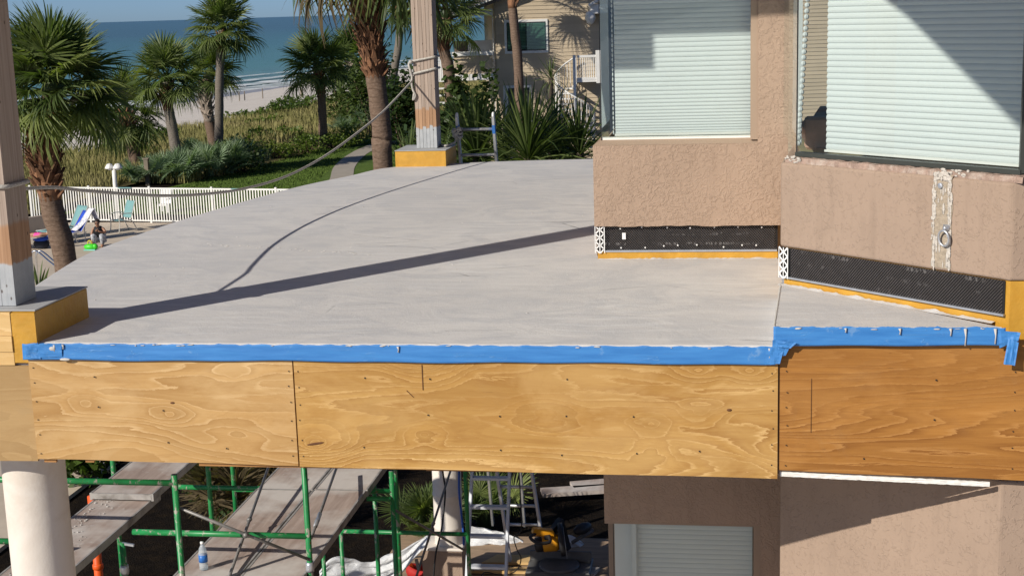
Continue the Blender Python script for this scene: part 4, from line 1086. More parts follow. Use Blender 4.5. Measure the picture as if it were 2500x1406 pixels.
# blade-leaved yuccas
def blade_mesh(seed, L=1.0, w=.021, bend=.2):
    Q = random.Random(seed); P = []; F = []; n = 6
    for k in range(n+1):
        s = k/n; ww = w*(.55+.9*s-.0*s) if s < .4 else w*(.91)*(1-((s-.4)/.6)**2.2)+.0015
        x = L*s; z = -bend*L*s**2.2; x -= bend*.3*L*s**3
        P += [(x, -ww, z+ww*.35), (x, 0, z), (x, ww, z+ww*.35)]
    for k in range(n):
        for j in (0, 1): F.append((k*3+j, k*3+3+j, k*3+4+j, k*3+1+j))
    me = MB().add(P, F).mesh('blade'); me.materials.append(m_yucca); return me
BL_ = [blade_mesh(1, bend=.06), blade_mesh(2, bend=.2), blade_mesh(3, bend=.42), blade_mesh(4, bend=.75)]
def yucca(label, head_pts, base, L, n, seed, lean=(0, 0), deadn=0, cat='yucca', group='blade leaved yuccas', wide=1.0, lo=-20):
    Q = random.Random(seed); t = thing('yucca', label, cat, base, group); root = V(base)
    for h in head_pts:
        h = V(h); st = MB().tube(catmull([root+V((Q.uniform(-.1, .1), Q.uniform(-.1, .1), 0)), root.lerp(h, .55)+V((Q.uniform(-.1, .1), 0, 0)), h], 4), [.075]*9, 8).build('stem', m_ystem, t, True)
        for i in range(n):
            k = i/(n-1); az = i*2.39996+Q.uniform(-.2, .2); el = radians(84-(84-lo)*k)+Q.uniform(-.1, .1)
            me = BL_[min(3, int(k*4*.999))] if Q.random() < .75 else BL_[Q.randrange(4)]
            s = L*Q.uniform(.75, 1.1)*(.8+.3*sin(pi*min(1, k+.2)))
            M = Matrix.Translation(h-root+V((0, 0, -.15*k))) @ Matrix.Rotation(az, 4, 'Z') @ Matrix.Rotation(-el, 4, 'Y') @ Matrix.Rotation(Q.uniform(-.5, .5), 4, 'X') @ Matrix.Diagonal((s, s*wide, s, 1))
            inst('leaf', me, st, M)
        for i in range(deadn):
            az = Q.uniform(0, 6.28); M = Matrix.Translation(h-root+V((0, 0, -.25-Q.uniform(0, 1.8)))) @ Matrix.Rotation(az, 4, 'Z') @ Matrix.Rotation(Q.uniform(.7, 1.4), 4, 'Y') @ Matrix.Scale(L*Q.uniform(.6, .9), 4)
            inst('dry_leaf', BL_[Q.randrange(3)], st, M, m_deadfrond)
def yh(x, y, Y): return atY(x, y, Y)
def yb(x, y, Y): p = atY(x, y, Y); return (p.x, Y, GZ)
yucca('yucca with long upright blades right behind the ladder top', [yh(1165, 382, 22.5)], yb(1165, 405, 22.5), 1.15, 170, 301, deadn=10)
yucca('large yucca fanning out at the middle of the far balcony edge', [yh(1290, 385, 22.2)], yb(1290, 410, 22.2), 1.22, 200, 302, deadn=8)
yucca('drooping yucca beside the corner of the building', [yh(1415, 372, 22.6)], yb(1420, 400, 22.6), 0.95, 150, 303, deadn=6)
yucca('yucca partly hidden between the ladder and the middle clump', [yh(1228, 390, 23.8)], yb(1225, 430, 23.8), 1.15, 120, 304)
yucca('sunlit yucca tuft left of the far yellow curb', [yh(1000, 412, 23.7)], yb(1010, 432, 23.7), 0.80, 60, 305, lo=0)
yucca('yucca behind the laminated far post', [yh(1075, 425, 23)], yb(1075, 425, 23), 0.918, 60, 306, lo=-10)
yucca('yucca right of the middle clump, leaning to the wall', [yh(1358, 382, 23.5)], yb(1360, 415, 23.5), 1.05, 130, 307)
yucca('spiky plant tip beside the near left post base', [yh(95, 712, 15)], yb(95, 712, 15), .36, 26, 308, wide=2.0, lo=20, cat='agave')
yucca('dark spiky plant below the house window beside the spiral stair', [yh(1345, 190, 47)], yb(1345, 190, 47), 0.85, 50, 309)

# ------------------------------------------------------------------ neighbouring house
HY = 52.0; HP = atY(1285, 100, HY); ha = radians(12)
hu = V((cos(ha), sin(ha), 0)); hn = V((sin(ha), -cos(ha), 0))
def H(px, py, off=0): return atP(px, py, HP+hn*off, hn)
def Hs(px, py=100): return (H(px, py)-HP).dot(hu)
def Hz(px, py): return H(px, py).z
def HW(s, off, z): p = HP+hu*s+hn*off; return V((p.x, p.y, z))
house = thing('siding_house', 'beige clapboard house with white trim and balcony beyond the palms', 'house', HW(2, -3, GZ))
m_siding = pmat('beige_siding', (.50, .41, .29), .7, .07, 1.5, .1, 40, rnd=.07)
m_htrim = pmat('house_white_trim', (.74, .73, .70), .5, .05, 4)
s0, s1 = Hs(1208), Hs(1208)+13
ztop = 3.6; zexp = .141
def clap(sa, sb, z, off, par, h=zexp):
    P = [HW(sa, off+.030, z), HW(sb, off+.030, z), HW(sb, off+.008, z+h*1.05), HW(sa, off+.008, z+h*1.05), HW(sa, off-.004, z), HW(sb, off-.004, z)]
    return MB().add(P, [(0, 1, 2, 3), (4, 5, 1, 0), (0, 3, 4), (1, 5, 2)]).build('siding_board', m_siding, par)
core = MB(); a, b = HW(s0, 0, 0), HW(s1, 0, 0); c, d = HW(s1, -8, 0), HW(s0, -8, 0)
core.prism([(a.x, a.y), (b.x, b.y), (c.x, c.y), (d.x, d.y)], GZ, ztop); core.build('wall', m_siding, house)
z = GZ+.1
while z < ztop-.1:
    # rake: boards start further right above the eave line
    clap(s0+.06, s1, z, .002, house); z += zexp
# gable roof rake and porch
rk0, rk1 = H(1040, 62, .35), H(1330, -52, .35)
MB().bar(rk0, rk1, .06, .26, hn).build('rake_board', m_htrim, house)
mb = MB(); e = V((0, 0, .16)); 
mb.add([rk0+e, rk1+e, rk1+e-hn*9, rk0+e-hn*9, rk0-e, rk1-e, rk1-e-hn*9, rk0-e-hn*9], [(0, 1, 2, 3), (4, 7, 6, 5), (0, 4, 5, 1), (3, 2, 6, 7), (0, 3, 7, 4), (1, 5, 6, 2)])
mb.build('roof', pmat('shingle_roof', (.16, .14, .13), .9, .2, 8), house)
def hbox(x0, y0, x1, y1, off, th, name, mat, par=None):
    a, b = H(x0, y0, 0), H(x1, y1, 0); sa, sb = (a-HP).dot(hu), (b-HP).dot(hu)
    P = [HW(s, o, z) for o in (off, off-th) for (s, z) in ((sa, b.z), (sb, b.z), (sb, a.z), (sa, a.z))]
    return MB().add(P, [(0, 1, 2, 3), (7, 6, 5, 4), (0, 4, 5, 1), (1, 5, 6, 2), (2, 6, 7, 3), (3, 7, 4, 0)]).build(name, mat, par or house)
hbox(1201, 27, 1212, 330, .06, .14, 'corner_post', m_htrim)
hbox(1070, 26, 1203, 38, .05, .14, 'porch_beam', m_htrim)
bal = hbox(1103, 128, 1203, 135, .10, .18, 'porch_railing_cap', m_htrim)
hbox(1103, 183, 1206, 195, .06, .16, 'porch_rim', m_htrim)
hbox(1100, 128, 1108, 330, .08, .16, 'porch_post', m_htrim)
pa, pb = Hs(1108, 160), Hs(1202, 160); zb = Hz(1150, 184); zt_ = Hz(1150, 134)
MB().add([HW(pa, .0, zb), HW(pb, .0, zb), HW(pb, .0, zt_), HW(pa, .0, zt_)], [(0, 1, 2, 3)]).build('porch_panel', m_siding, house)
z = zb
while z < zt_-.05: clap(pa, pb, z, .004, house, min(zexp, zt_-z)); z += zexp
pf = H(1103, 190); 
MB().add([HW(pa-.1, 0, zb), HW(s0, 0, zb), HW(s0, -5, zb), HW(pa-.1, -5, zb)], [(0, 1, 2, 3)]).build('porch_floor', m_htrim, house, solid=.05)
# white open stair rail at the left of the porch
st = MB(); 
for i in range(9):
    x = 1068+i*4; st.bar(H(x, 140+0*i, .05), H(x, 200, .05), .03, .03)
st.build('porch_rail_pickets', m_htrim, house)
for (x0, y0, x1, y1) in ((1064, 136, 1102, 140), (1064, 196, 1102, 200), (1084, 136, 1090, 330), (1066, 215, 1100, 218), (1066, 232, 1100, 235), (1066, 250, 1100, 253)): hbox(x0, y0, x1, y1, .06, .06, 'porch_rail_bar', m_htrim)
# window
hw = hbox(1230, 50, 1338, 129, .075, .07, 'window', m_htrim); hw['label'] = 'white framed slider window with green tinted blinds'
hbox(1236, 56, 1333, 123, .080, .01, 'dark_frame', m_dark, hw)
mb = MB(); za, zb2 = Hz(1285, 121), Hz(1285, 58)
sa, sb = Hs(1239, 90), Hs(1330, 90); n = 17
for i in range(n):
    z = za+(zb2-za)*(i+.3)/n
    mb.add([HW(sa, .0825, z), HW(sb, .0825, z), HW(sb, .09, z+.042), HW(sa, .09, z+.042)], [(0, 1, 2, 3)])
mb.build('blind', pmat('green_tint_blind', (.30, .42, .35), .6), hw)
MB().add([HW(sa-.03, .097, za-.02), HW(sb+.03, .097, za-.02), HW(sb+.03, .097, zb2+.02), HW(sa-.03, .097, zb2+.02)], [(0, 1, 2, 3)]).build('pane', m_glassd, hw)
hbox(1282, 57, 1285, 122, .105, .015, 'meeting_stile', m_dark, hw)
hw2 = hbox(1228, 210, 1300, 330, .07, .07, 'lower_window', m_htrim); hbox(1240, 216, 1295, 330, .078, .01, 'pane', m_dark, hw2)
# right eave with hanging lamp
hbox(1437, 12, 1640, 28, .55, .6, 'eave', m_htrim)
mb = MB(); mb.bar(H(1437, 14, .6), H(1475, -8, .6), .08, .22, hn); mb.build('eave_fascia', m_htrim, house)
lamp = MB().lathe([(.05, .25), (.16, .2), (.20, 0), (.12, -.18), (.03, -.24)], H(1441, 45, .4), 10); lamp.build('wall_lantern', m_htrim, house, True)
# landing and spiral stair
land = hbox(1402, 190, 1452, 197, .95, .95, 'landing', m_htrim)
stair = thing('spiral_stair', 'white metal spiral stair climbing to the house landing', 'stair', H(1402, 300, 1.0))
cpole = H(1402, 160, 1.0); pz0, pz1 = GZ, Hz(1402, 133)
MB().tube([(cpole.x, cpole.y, pz0), (cpole.x, cpole.y, pz1)], .055, 10).build('centre_pole', m_htrim, stair, True)
Rr = .70; rail = []; strg = []; zt = Hz(1402, 138)
ZP = lambda th: zt-1.33*th/pi
nb = 34
for i in range(nb+1):
    th = 1.75*pi*i/nb; a = pi/2+th
    p = V((cpole.x+Rr*cos(a), cpole.y+Rr*sin(a), 0)); rail.append(V((p.x, p.y, ZP(th)))); strg.append(V((p.x, p.y, ZP(th)-1.0)))
MB().tube(rail, .028, 6).build('handrail', m_htrim, stair, True)
MB().tube(strg, .03, 6).build('stringer', m_htrim, stair, True)
for i in range(0, nb+1): MB().tube([rail[i], strg[i]], .014, 5).build('baluster', m_htrim, stair)
for i in range(1, 14):
    th = 1.75*pi*i/13; a = pi/2+th; z = ZP(th)-.95
    q = [V((cpole.x+r*cos(a+da), cpole.y+r*sin(a+da), z)) for r, da in ((.05, -.4), (.68, -.22), (.68, .22), (.05, .4))]
    MB().add(q, [(0, 1, 2, 3)]).build('tread', m_htrim, stair, solid=.04)
lr = thing('landing_railing', 'white picket railing on the house landing above the spiral stair', 'railing', H(1425, 196, .95))
za, zb2 = Hz(1425, 194), Hz(1425, 137)
for x in range(1406, 1450, 5): MB().bar(HW(Hs(x, 165), .93, za), HW(Hs(x, 165), .93, zb2), .025, .025).build('picket', m_htrim, lr)
for (y0, y1) in ((134, 138), (188, 192)): hbox(1402, y0, 1452, y1, .955, .05, 'rail', m_htrim, lr)
hbox(1447, 122, 1460, 200, .97, .12, 'newel_post', m_htrim, lr)
# balcony chairs behind the porch panel
m_wicker = pmat('brown_wicker', (.14, .10, .075), .8, .3, 30)
for (x, w, mat, lab) in ((1156, .17, m_htrim, 'white chair on the house balcony'), (1128, .2, m_wicker, 'brown wicker chair on the house balcony'), (1188, .17, m_htrim, 'white chair by the corner post of the house balcony')):
    b = HW(Hs(x, 120), -1.0, zb+.02); t = thing('balcony_chair', lab, 'chair', b)
    yy = b
    MB().bar(b+V((0, 0, .55)), b+V((0, 0, .58))+hu*.0+V((0, 0, .62)), .5, .05, hn).build('backrest', mat, t)
    mb = MB(); mb.box((-.26, -.26, .42), (.26, .26, .48), Matrix.Translation(b)); mb.build('seat', mat, t)
    for sx in (-.22, .22):
        for sy in (-.22, .22): MB().bar(b+V((sx, sy, 0)), b+V((sx, sy, .44)), .04, .04).build('leg', mat, t)

# ------------------------------------------------------------------ below the balcony
m_colpaint = pmat('cream_column_paint', (.72, .665, .60), .75, .05, 3, .3, 90, dirt=(.60, .52, .44))
def column(label, x, y, r, zt, zb, rings=(), pedestal=None):
    t = thing('column', label, 'column', (x, y, GZ))
    prof = [(r, zb-zb)]; zs = sorted(list(rings)); z = zb
    prof = [(r, 0)]
    for q in zs: prof += [(r, q-zb-.03), (r*1.035, q-zb-.02), (r*1.035, q-zb+.0), (r, q-zb+.012)]
    prof.append((r, zt-zb))
    smooth_angle(MB().lathe(prof, (x, y, zb), 36).build('shaft', m_colpaint, t))
    if pedestal:
        x0, x1, y0, y1 = pedestal; o = MB().box((x0, y0, GZ), (x1, y1, zb-.03), bev=.012).build('pedestal', m_stuccoB, t)
        MB().box((x0-.012, y0-.012, zb-.03), (x1+.012, y1+.012, zb+.005), bev=.008).build('pedestal_cap', m_colpaint, t)
    return t
column('thick cream column below the near left corner of the balcony', -3.925, 7.32, .176, -.60, GZ)
column('cream column on a stucco pedestal below the far post', -3.245, 15.8, .172, -.60, -4.55, (-4.33, -3.92), (-3.535, -3.055, 15.58, 16.06))
m_terr = pmat('terrace_boards', (.36, .255, .17), .8, .2, 3, .3, 40, stretch=(1, 8, 1), dirt=(.25, .18, .12))
struct(MB().box((-4.2, 12.5, GZ-.1), (4, 17.35, -5.06)).build('terrace', m_terr))

# scaffold
def green_mat():
    t = NT('green_scaffold_paint'); v = t.pos()
    c = t.ramp(t.noise(v, 8, 5), [(.3, (.012, .17, .045)), (.7, (.02, .26, .075))])
    ch = t.ramp(t.noise(t.pos((1, 1, .5)), 17, 6, .7), [(.57, 0), (.61, 1)])
    c = t.mix(ch, c, (.33, .31, .26)); c = t.mix(t.ramp(t.noise(v, 30, 4), [(.68, 0), (.72, 1)]), c, (.16, .06, .025))
    return t.fin(c, .4, t.bump(ch, .2, .002), spec=.5)
m_green = green_mat()
m_brace = pmat('weathered_brace_steel', (.20, .195, .19), .5, .25, 14, metal=.4, dirt=(.30, .28, .26))
TR = .0235
def tub(par, a, b, name, mat=m_green, r=TR): return MB().tube([a, b], r, 12).build(name, mat, par, True)
def open_leg(par, x, y, zt, zb=GZ):
    o = tub(par, (x, y, zb), (x, y, zt), 'leg'); MB().lathe([(TR*1.0, 0), (TR*.75, .002), (TR*.7, -.02)], (x, y, zt+.001), 12).build('open_tube_end', m_gasket, par)
    return o
Y1 = 9.6; p = atY(425, 1158, Y1); zA = atY(300, 1176, Y1).z
f1 = thing('scaffold', 'green scaffold frame whose open topped leg shows beside the first plank', 'scaffold', (p.x, Y1, GZ), 'green scaffold frames')
open_leg(f1, p.x, Y1, p.z); tub(f1, (p.x, Y1, zA), (p.x-2.6, Y1, zA), 'ledger')
zL = atY(35, 1321, Y1).z; q = atY(-40, 1321, Y1)
tub(f1, (atY(120, 1321, Y1).x, Y1, zL), (q.x-1.0, Y1, zL), 'ledger'); open_leg(f1, p.x-2.6, Y1, p.z+.1)
tub(f1, (atY(120, 1321, Y1).x, Y1, zL-.02), (atY(120, 1321, Y1).x, Y1, GZ), 'leg')
Y2 = 10.05
f2 = thing('scaffold', 'green scaffold frame with its leg in front of the double plank', 'scaffold', (atY(745, 1250, Y2).x, Y2, GZ), 'green scaffold frames')
xl, xr = atY(300, 1340, Y2).x, atY(752, 1300, Y2).x; zB = atY(540, 1303, Y2).z
zst = atY(300, 1318, Y2).z
tub(f2, (xl, Y2, GZ), (xl, Y2, zst-.02), 'leg'); tub(f2, (xr, Y2, GZ), (xr, Y2, -.61), 'leg'); tub(f2, (atY(325, 1303, Y2).x, Y2, zB), (xr, Y2, zB), 'ledger')
MB().lathe([(.03, 0), (.034, .02), (.034, .06), (.03, .08)], (xl, Y2, -2.62), 12).build('coupler', m_galv, f2, True); MB().bar((xl, Y2, -2.36), (xl+.10, Y2-.01, -2.37), .018, .018).build('coupling_pin', m_galv, f2)
MB().lathe([(.03, 0), (.034, .02), (.034, .06), (.03, .08)], (xr, Y2, zB-.29), 12).build('coupler', m_galv, f2, True)
Y3 = 12.2
f3 = thing('scaffold', 'green scaffold frame whose bearer carries the far ends of the planks', 'scaffold', (atY(960, 1250, Y3).x, Y3, GZ), 'green scaffold frames')
x5, x9 = atY(512, 1200, Y3).x, atY(960, 1250, Y3).x
tub(f3, (x5, Y3, GZ), (x5, Y3, -.62), 'leg'); tub(f3, (x9, Y3, GZ), (x9, Y3, atY(955, 1150, Y3).z), 'leg'); tub(f3, (atY(430, 1186, Y3).x, Y3, -2.646), (x9, Y3, -2.646), 'bearer')
tub(f3, (atY(900, 1206, Y3).x, Y3-.06, -2.70), (x9, Y3-.06, -2.70), 'bearer')
x2 = atY(277, 1150, Y3).x; tub(f3, (x2, Y3, GZ), (x2, Y3, -.62), 'leg')
Y4 = 13.5
f4 = thing('scaffold', 'green scaffold frame standing behind the gap between the planks', 'scaffold', (atY(570, 1200, Y4).x, Y4, GZ), 'green scaffold frames')
x = atY(572, 1200, Y4).x; zz = atY(600, 1195, Y4).z
tub(f4, (x, Y4, GZ), (x, Y4, -.62), 'leg'); tub(f4, (x, Y4, zz), (x+1.5, Y4, zz), 'ledger'); tub(f4, (x+1.5, Y4, GZ), (x+1.5, Y4, -2.75), 'leg')
Y5 = 14.4
f5 = thing('scaffold', 'green scaffold frame in front of the stucco pedestal', 'scaffold', (atY(1137, 1250, Y5).x, Y5, GZ), 'green scaffold frames')
xa, xb = atY(970, 1250, Y5).x, atY(1140, 1250, Y5).x; zC = atY(1000, 1300, Y5).z
tub(f5, (xa, Y5, GZ), (xa, Y5, -.62), 'leg'); tub(f5, (xb, Y5, GZ), (xb, Y5, -.62), 'leg'); tub(f5, (atY(828, 1298, Y5).x, Y5, zC), (xb, Y5, zC), 'ledger'); tub(f5, (atY(832, 1298, Y5).x, Y5, GZ), (atY(832, 1298, Y5).x, Y5, zC+.02), 'leg')
tub(f5, (atY(808, 1340, Y5).x, Y5-.3, GZ), (atY(808, 1340, Y5).x, Y5-.3, atY(808, 1335, Y5-.3).z), 'leg')
def brace(lab, a, b, r=.0125, mid=None):
    a, b = V(a), V(b); t = thing('cross_brace', lab, 'brace', a, 'steel cross braces'); tub(t, a, b, 'tube', m_brace, r)
    c = a.lerp(b, .5) if mid is None else V(mid)
    if mid: MB().tube([a.lerp(b, .86), a.lerp(b, .70)], r*1.5, 8).build('sleeve', m_galv, t, True)
    MB().lathe([(r*1.6, -.006), (r*1.6, .03)], c, 8, (0, -1, 0)).build('rivet', m_brace, t, True)
brace('bright cross brace falling left across the double plank', atY(656, 1138, 11.9), atY(555, 1420, 9.75))
brace('dull cross brace falling right from the open topped leg', atY(440, 1240, 9.62), atY(757, 1366, 10.02))
brace('cross brace with a galvanised sleeve at its lower end', atY(822, 1140, 12.15), atY(760, 1312, 10.08), mid=atY(775, 1270, 10.6))
brace('dark cross brace falling right to the stucco pedestal', atY(962, 1243, 12.23), atY(1133, 1342, 14.36))
brace('dark cross brace leaning left in front of the far column', atY(1100, 1148, 14.3), atY(1012, 1420, 12.6))
# planks
def plank_mat():
    t = NT('scaffold_plank_ply'); v = t.pos()
    c = t.ramp(t.noise(t.pos((9, .8, 1)), 2, 6, .65), [(.3, (.27, .205, .175)), (.7, (.43, .345, .30))])
    c = t.mix(t.ramp(t.noise(v, 1.3, 4, .6), [(.42, 0), (.62, .8)]), c, (.60, .57, .54))
    sp = t.ramp(t.noise(v, 13, 6, .7), [(.60, 0), (.66, 1)]); sp = t.math('MULTIPLY', sp, t.ramp(t.noise(v, 1.7, 3), [(.42, 0), (.6, 1)]))
    c = t.mix(t.math('MULTIPLY', sp, .8), c, (.55, .53, .50))
    return t.fin(c, .85, t.bump(sp, .4, .004), spec=.2)
m_plank = plank_mat()
m_plankrail = pmat('plank_side_rail', (.42, .40, .375), .55, .2, 9, metal=.3, dirt=(.22, .2, .18))
def plank(lab, x0, x1, y0, y1, z):
    t = thing('scaffold_plank', lab, 'plank', ((x0+x1)/2, (y0+y1)/2, z-.06), 'scaffold planks')
    MB().box((x0+.02, y0, z-.018), (x1-.02, y1, z), bev=.002).build('plywood_deck', m_plank, t)
    for xa, xb in ((x0, x0+.022), (x1-.022, x1)): MB().box((xa, y0-.01, z-.062), (xb, y1+.01, z+.003), bev=.003).build('side_rail', m_plankrail, t)
    for y in (y0-.012, y1): MB().box((x0+.02, y, z-.05), (x1-.02, y+.012, z+.002)).build('end_cap', m_plankrail, t)
plank('brown scaffold plank littered with white crumbs, leftmost', -5.31, -4.79, 8.2, 11.05, -2.30)
plank('grey scaffold plank lapping over the leftmost one at its far end', -5.33, -4.76, 10.85, 13.6, -2.235)
plank('sunlit scaffold plank with a water bottle on it', -4.235, -3.71, 8.6, 11.9, -2.55)
plank('shaded scaffold plank beside the one with the bottle', -3.70, -3.20, 8.6, 11.92, -2.55)
plank('far reddish scaffold plank beyond the bottle plank', -4.225, -3.70, 11.93, 14.6, -2.55)
plank('far shaded scaffold plank at right', -3.69, -3.19, 11.95, 14.6, -2.55)
RNG.seed(91); mb = MB()
for i in range(170):
    x = -5.27+abs(RNG.gauss(0, .13)); y = rr(8.5, 10.9)
    if x > -4.82: continue
    s = rr(.003, .011); mb.ell((x, y, -2.298+s*.3), (s*rr(.6, 1.5), s, s*.5), 5, 3)
o = mb.build('crumbs', m_smear); o['kind'] = 'stuff'; o['label'] = 'white crumbs of mortar scattered on the leftmost plank'; o['category'] = 'debris'
# water bottle
b = atZ(498, 1389, -2.548); bot = thing('water_bottle', 'clear plastic water bottle with blue label on the plank', 'bottle', b)
def pet_mat():
    t = NT('clear_plastic'); t.fin((.72, .78, .82), .15, None, 0, .6); tr = t.n('BsdfTransparent'); tr.inputs[0].default_value = (.93, .96, .98, 1)
    mx = t.n('MixShader'); mx.inputs[0].default_value = .42; t.link(tr.outputs[0], mx.inputs[1]); t.link(t.b.outputs[0], mx.inputs[2]); t.link(mx.outputs[0], t.out.inputs[0]); return t.m
m_pet = pet_mat()
m_lab = pmat('blue_bottle_label', (.03, .16, .52), .4, .25, 25)
r = .034; prof = [(.026, .001), (r, .008), (r, .05), (r*.94, .056), (r, .062), (r, .14), (r*.9, .155), (.028, .175), (.016, .198), (.0125, .205), (.0125, .215)]
MB().lathe(prof, b, 20).build('body', m_pet, bot, True)
MB().lathe([(r*.9, .003), (r*.9, .125)], b, 16).build('water', glass_mat('water_fill', (.95, .97, .98), 1.15), bot, True)
MB().lathe([(r+.0008, .066), (r+.0008, .125)], b, 20).build('label', m_lab, bot, True); MB().lathe([(.0145, .212), (.0145, .230)], b, 14).build('cap', m_whiteplastic, bot, True)
# orange pipe
p = atY(241, 1400, 12.6); op = thing('orange_pipe', 'upright orange plastic pipe below the leftmost plank', 'pipe', (p.x, 12.6, GZ))
m_or = pmat('orange_plastic', (.75, .10, .012), .45, .08, 8)
MB().tube([(p.x, 12.6, GZ), (p.x, 12.6, -2.9)], .043, 16).build('pipe', m_or, op, True)
MB().lathe([(.045, 0), (.053, .006), (.053, .05), (.045, .058)], (p.x, 12.6, atY(241, 1388, 12.6).z), 16).build('collar', m_or, op, True)

# step ladder
sl_ = thing('step_ladder', 'aluminium step ladder standing on the terrace below the balcony', 'ladder', atY(1190, 1420, 15.2))
m_lad = pmat('ladder_aluminium', (.62, .65, .70), .45, .08, 10, metal=.2)
def L_(x, y, Y): return atY(x, y, Y)
fl = -5.055
fr_l = (L_(1154, 1120, 15.5), None); 
def rail_(x0, y0, Ya, x1, y1, Yb): 
    a = L_(x0, y0, Ya); b = L_(x1, y1, Yb); k = (fl-a.z)/(b.z-a.z); b = a.lerp(b, k); MB().bar(a, b, .03, .075, (0, 1, 0)).build('rail', m_lad, sl_); return a, b
ra = rail_(1154, 1125, 15.55, 1139, 1415, 15.0); rb = rail_(1245, 1125, 15.55, 1235, 1415, 15.0)
for y in (1166, 1236, 1307, 1381):
    k = [(y-1125)/290.]*2; a = L_(1154-(15*k[0]), y, 15.55-.55*k[0]); b = L_(1245-10*k[0], y, 15.55-.55*k[0]); b.z = a.z
    MB().bar(a, b, .09, .028, (0, 0, 1)).build('step', m_lad, sl_)
rc = rail_(1209, 1125, 15.75, 1240, 1330, 16.3); rd = rail_(1294, 1125, 15.75, 1326, 1330, 16.3)
for y in (1187, 1233, 1279):
    k = (y-1125)/205; a = L_(1209+31*k, y, 15.75+.55*k); b = L_(1294+32*k, y, 15.75+.55*k); b.z = a.z; MB().tube([a, b], .021, 8).build('rear_rung', m_alu, sl_, True)
cord = thing('power_cord', 'black power cord hanging down to the mitre saw', 'cord', L_(1262, 1150, 15.4))
m_blk = pmat('black_rubber', (.015, .015, .016), .6)
MB().tube(catmull([L_(1266, 1140, 15.3), L_(1270, 1200, 15.3), L_(1273, 1290, 15.3), L_(1255, 1310, 15.4), L_(1262, 1340, 15.5), L_(1272, 1362, 15.7), L_(1262, 1390, 15.9), L_(1230, 1404, 15.9), L_(1185, 1396, 15.8), L_(1172, 1412, 15.6)], 6), .007, 6).build('line', m_blk, cord, True)
cb = thing('cable', 'black cable dropping in front of the far column', 'cable', L_(1085, 1150, 14.6))
MB().tube(catmull([L_(1078, 1130, 14.6), L_(1083, 1165, 14.6), L_(1087, 1205, 14.6), L_(1078, 1290, 14.5), L_(1064, 1350, 14.4), L_(1058, 1415, 14.4)], 5), .010, 6).build('line', m_blk, cb, True)
bl = thing('blue_hose', 'blue hose hanging beside the green scaffold leg', 'hose', L_(1123, 1150, 14.5))
MB().tube(catmull([L_(1121, 1140, 14.55), L_(1121, 1200, 14.55), L_(1126, 1250, 14.55), L_(1131, 1300, 14.5), L_(1132, 1330, 14.5)], 5), .012, 6).build('line', pmat('blue_hose', (.02, .09, .42), .4), bl, True)
# plastic sheeting
def plas_mat():
    t = NT('white_plastic_sheet'); c = t.ramp(t.noise(t.pos(), 5, 4), [(.3, (.62, .64, .67)), (.7, (.76, .77, .78))])
    return t.fin(c, .35, t.bump(t.noise(t.pos((3, 3, 9)), 3, 5, .6, 1), .7, .03), spec=.5)
m_plas = plas_mat()
def drape(lab, top, bot, Ya, Yb, seed):
    T = catmull([L_(x, y, Ya+(Yb-Ya)*i/(len(top)-1)) for i, (x, y) in enumerate(top)], 8); Bt = catmull([L_(x, y, Ya-.15+(Yb-Ya)*i/(len(bot)-1)) for i, (x, y) in enumerate(bot)], 8)
    n = min(len(T), len(Bt))-1
    def fn(u, v):
        i = int(round(u*n)); p = T[i].lerp(Bt[i], v); w = .05*mnoise.noise((u*3.5+v*1.5, v*5, seed))+.03*mnoise.noise((u*9+v*4, v*9, seed))
        return (p.x, p.y+w*1.6, p.z+.35*w)
    o = MB().grid(fn, n, 14).build('plastic_sheet', m_plas, None, True, solid=.002); return tag(o, lab, 'plastic sheet')
drape('crumpled white plastic sheet slung left of the stucco pedestal', [(780, 1392), (812, 1358), (860, 1362), (905, 1370), (960, 1348), (1010, 1325), (1047, 1306)], [(785, 1430), (830, 1436), (880, 1436), (930, 1424), (975, 1404), (1015, 1362), (1052, 1318)], 14.9, 15.5, 1)
drape('white plastic sheet bunched behind the step ladder', [(1140, 1280), (1185, 1290), (1240, 1304), (1285, 1324), (1305, 1338)], [(1145, 1352), (1200, 1348), (1245, 1358), (1285, 1358), (1305, 1358)], 17.1, 17.2, 2)
drape('white plastic sheet trailing right behind the mitre saw', [(1345, 1318), (1395, 1307), (1440, 1338), (1480, 1362), (1520, 1372)], [(1360, 1345), (1420, 1352), (1455, 1370), (1490, 1384), (1530, 1390)], 17.1, 17.2, 3)
# boards on the terrace
for (x0, y0, x1, y1, x2, y2, x3, y3, lab) in ((1176, 1372, 1290, 1372, 1300, 1354, 1215, 1352, 'pale board lying behind the step ladder'), (1150, 1392, 1285, 1394, 1290, 1384, 1155, 1380, 'narrow pale board in front of the other board'), (1350, 1396, 1450, 1400, 1465, 1384, 1380, 1378, 'grey board under the mitre saw')):
    P = [atZ(x, y, fl+.045) for x, y in ((x0, y0), (x1, y1), (x2, y2), (x3, y3))]; Q4 = [p-V((0, 0, .035)) for p in P]
    o = MB().add(P+Q4, [(0, 1, 2, 3), (7, 6, 5, 4), (0, 4, 5, 1), (1, 5, 6, 2), (2, 6, 7, 3), (3, 7, 4, 0)]).build('board', m_pine if 'pale' in lab else m_plankrail); tag(o, lab, 'board')
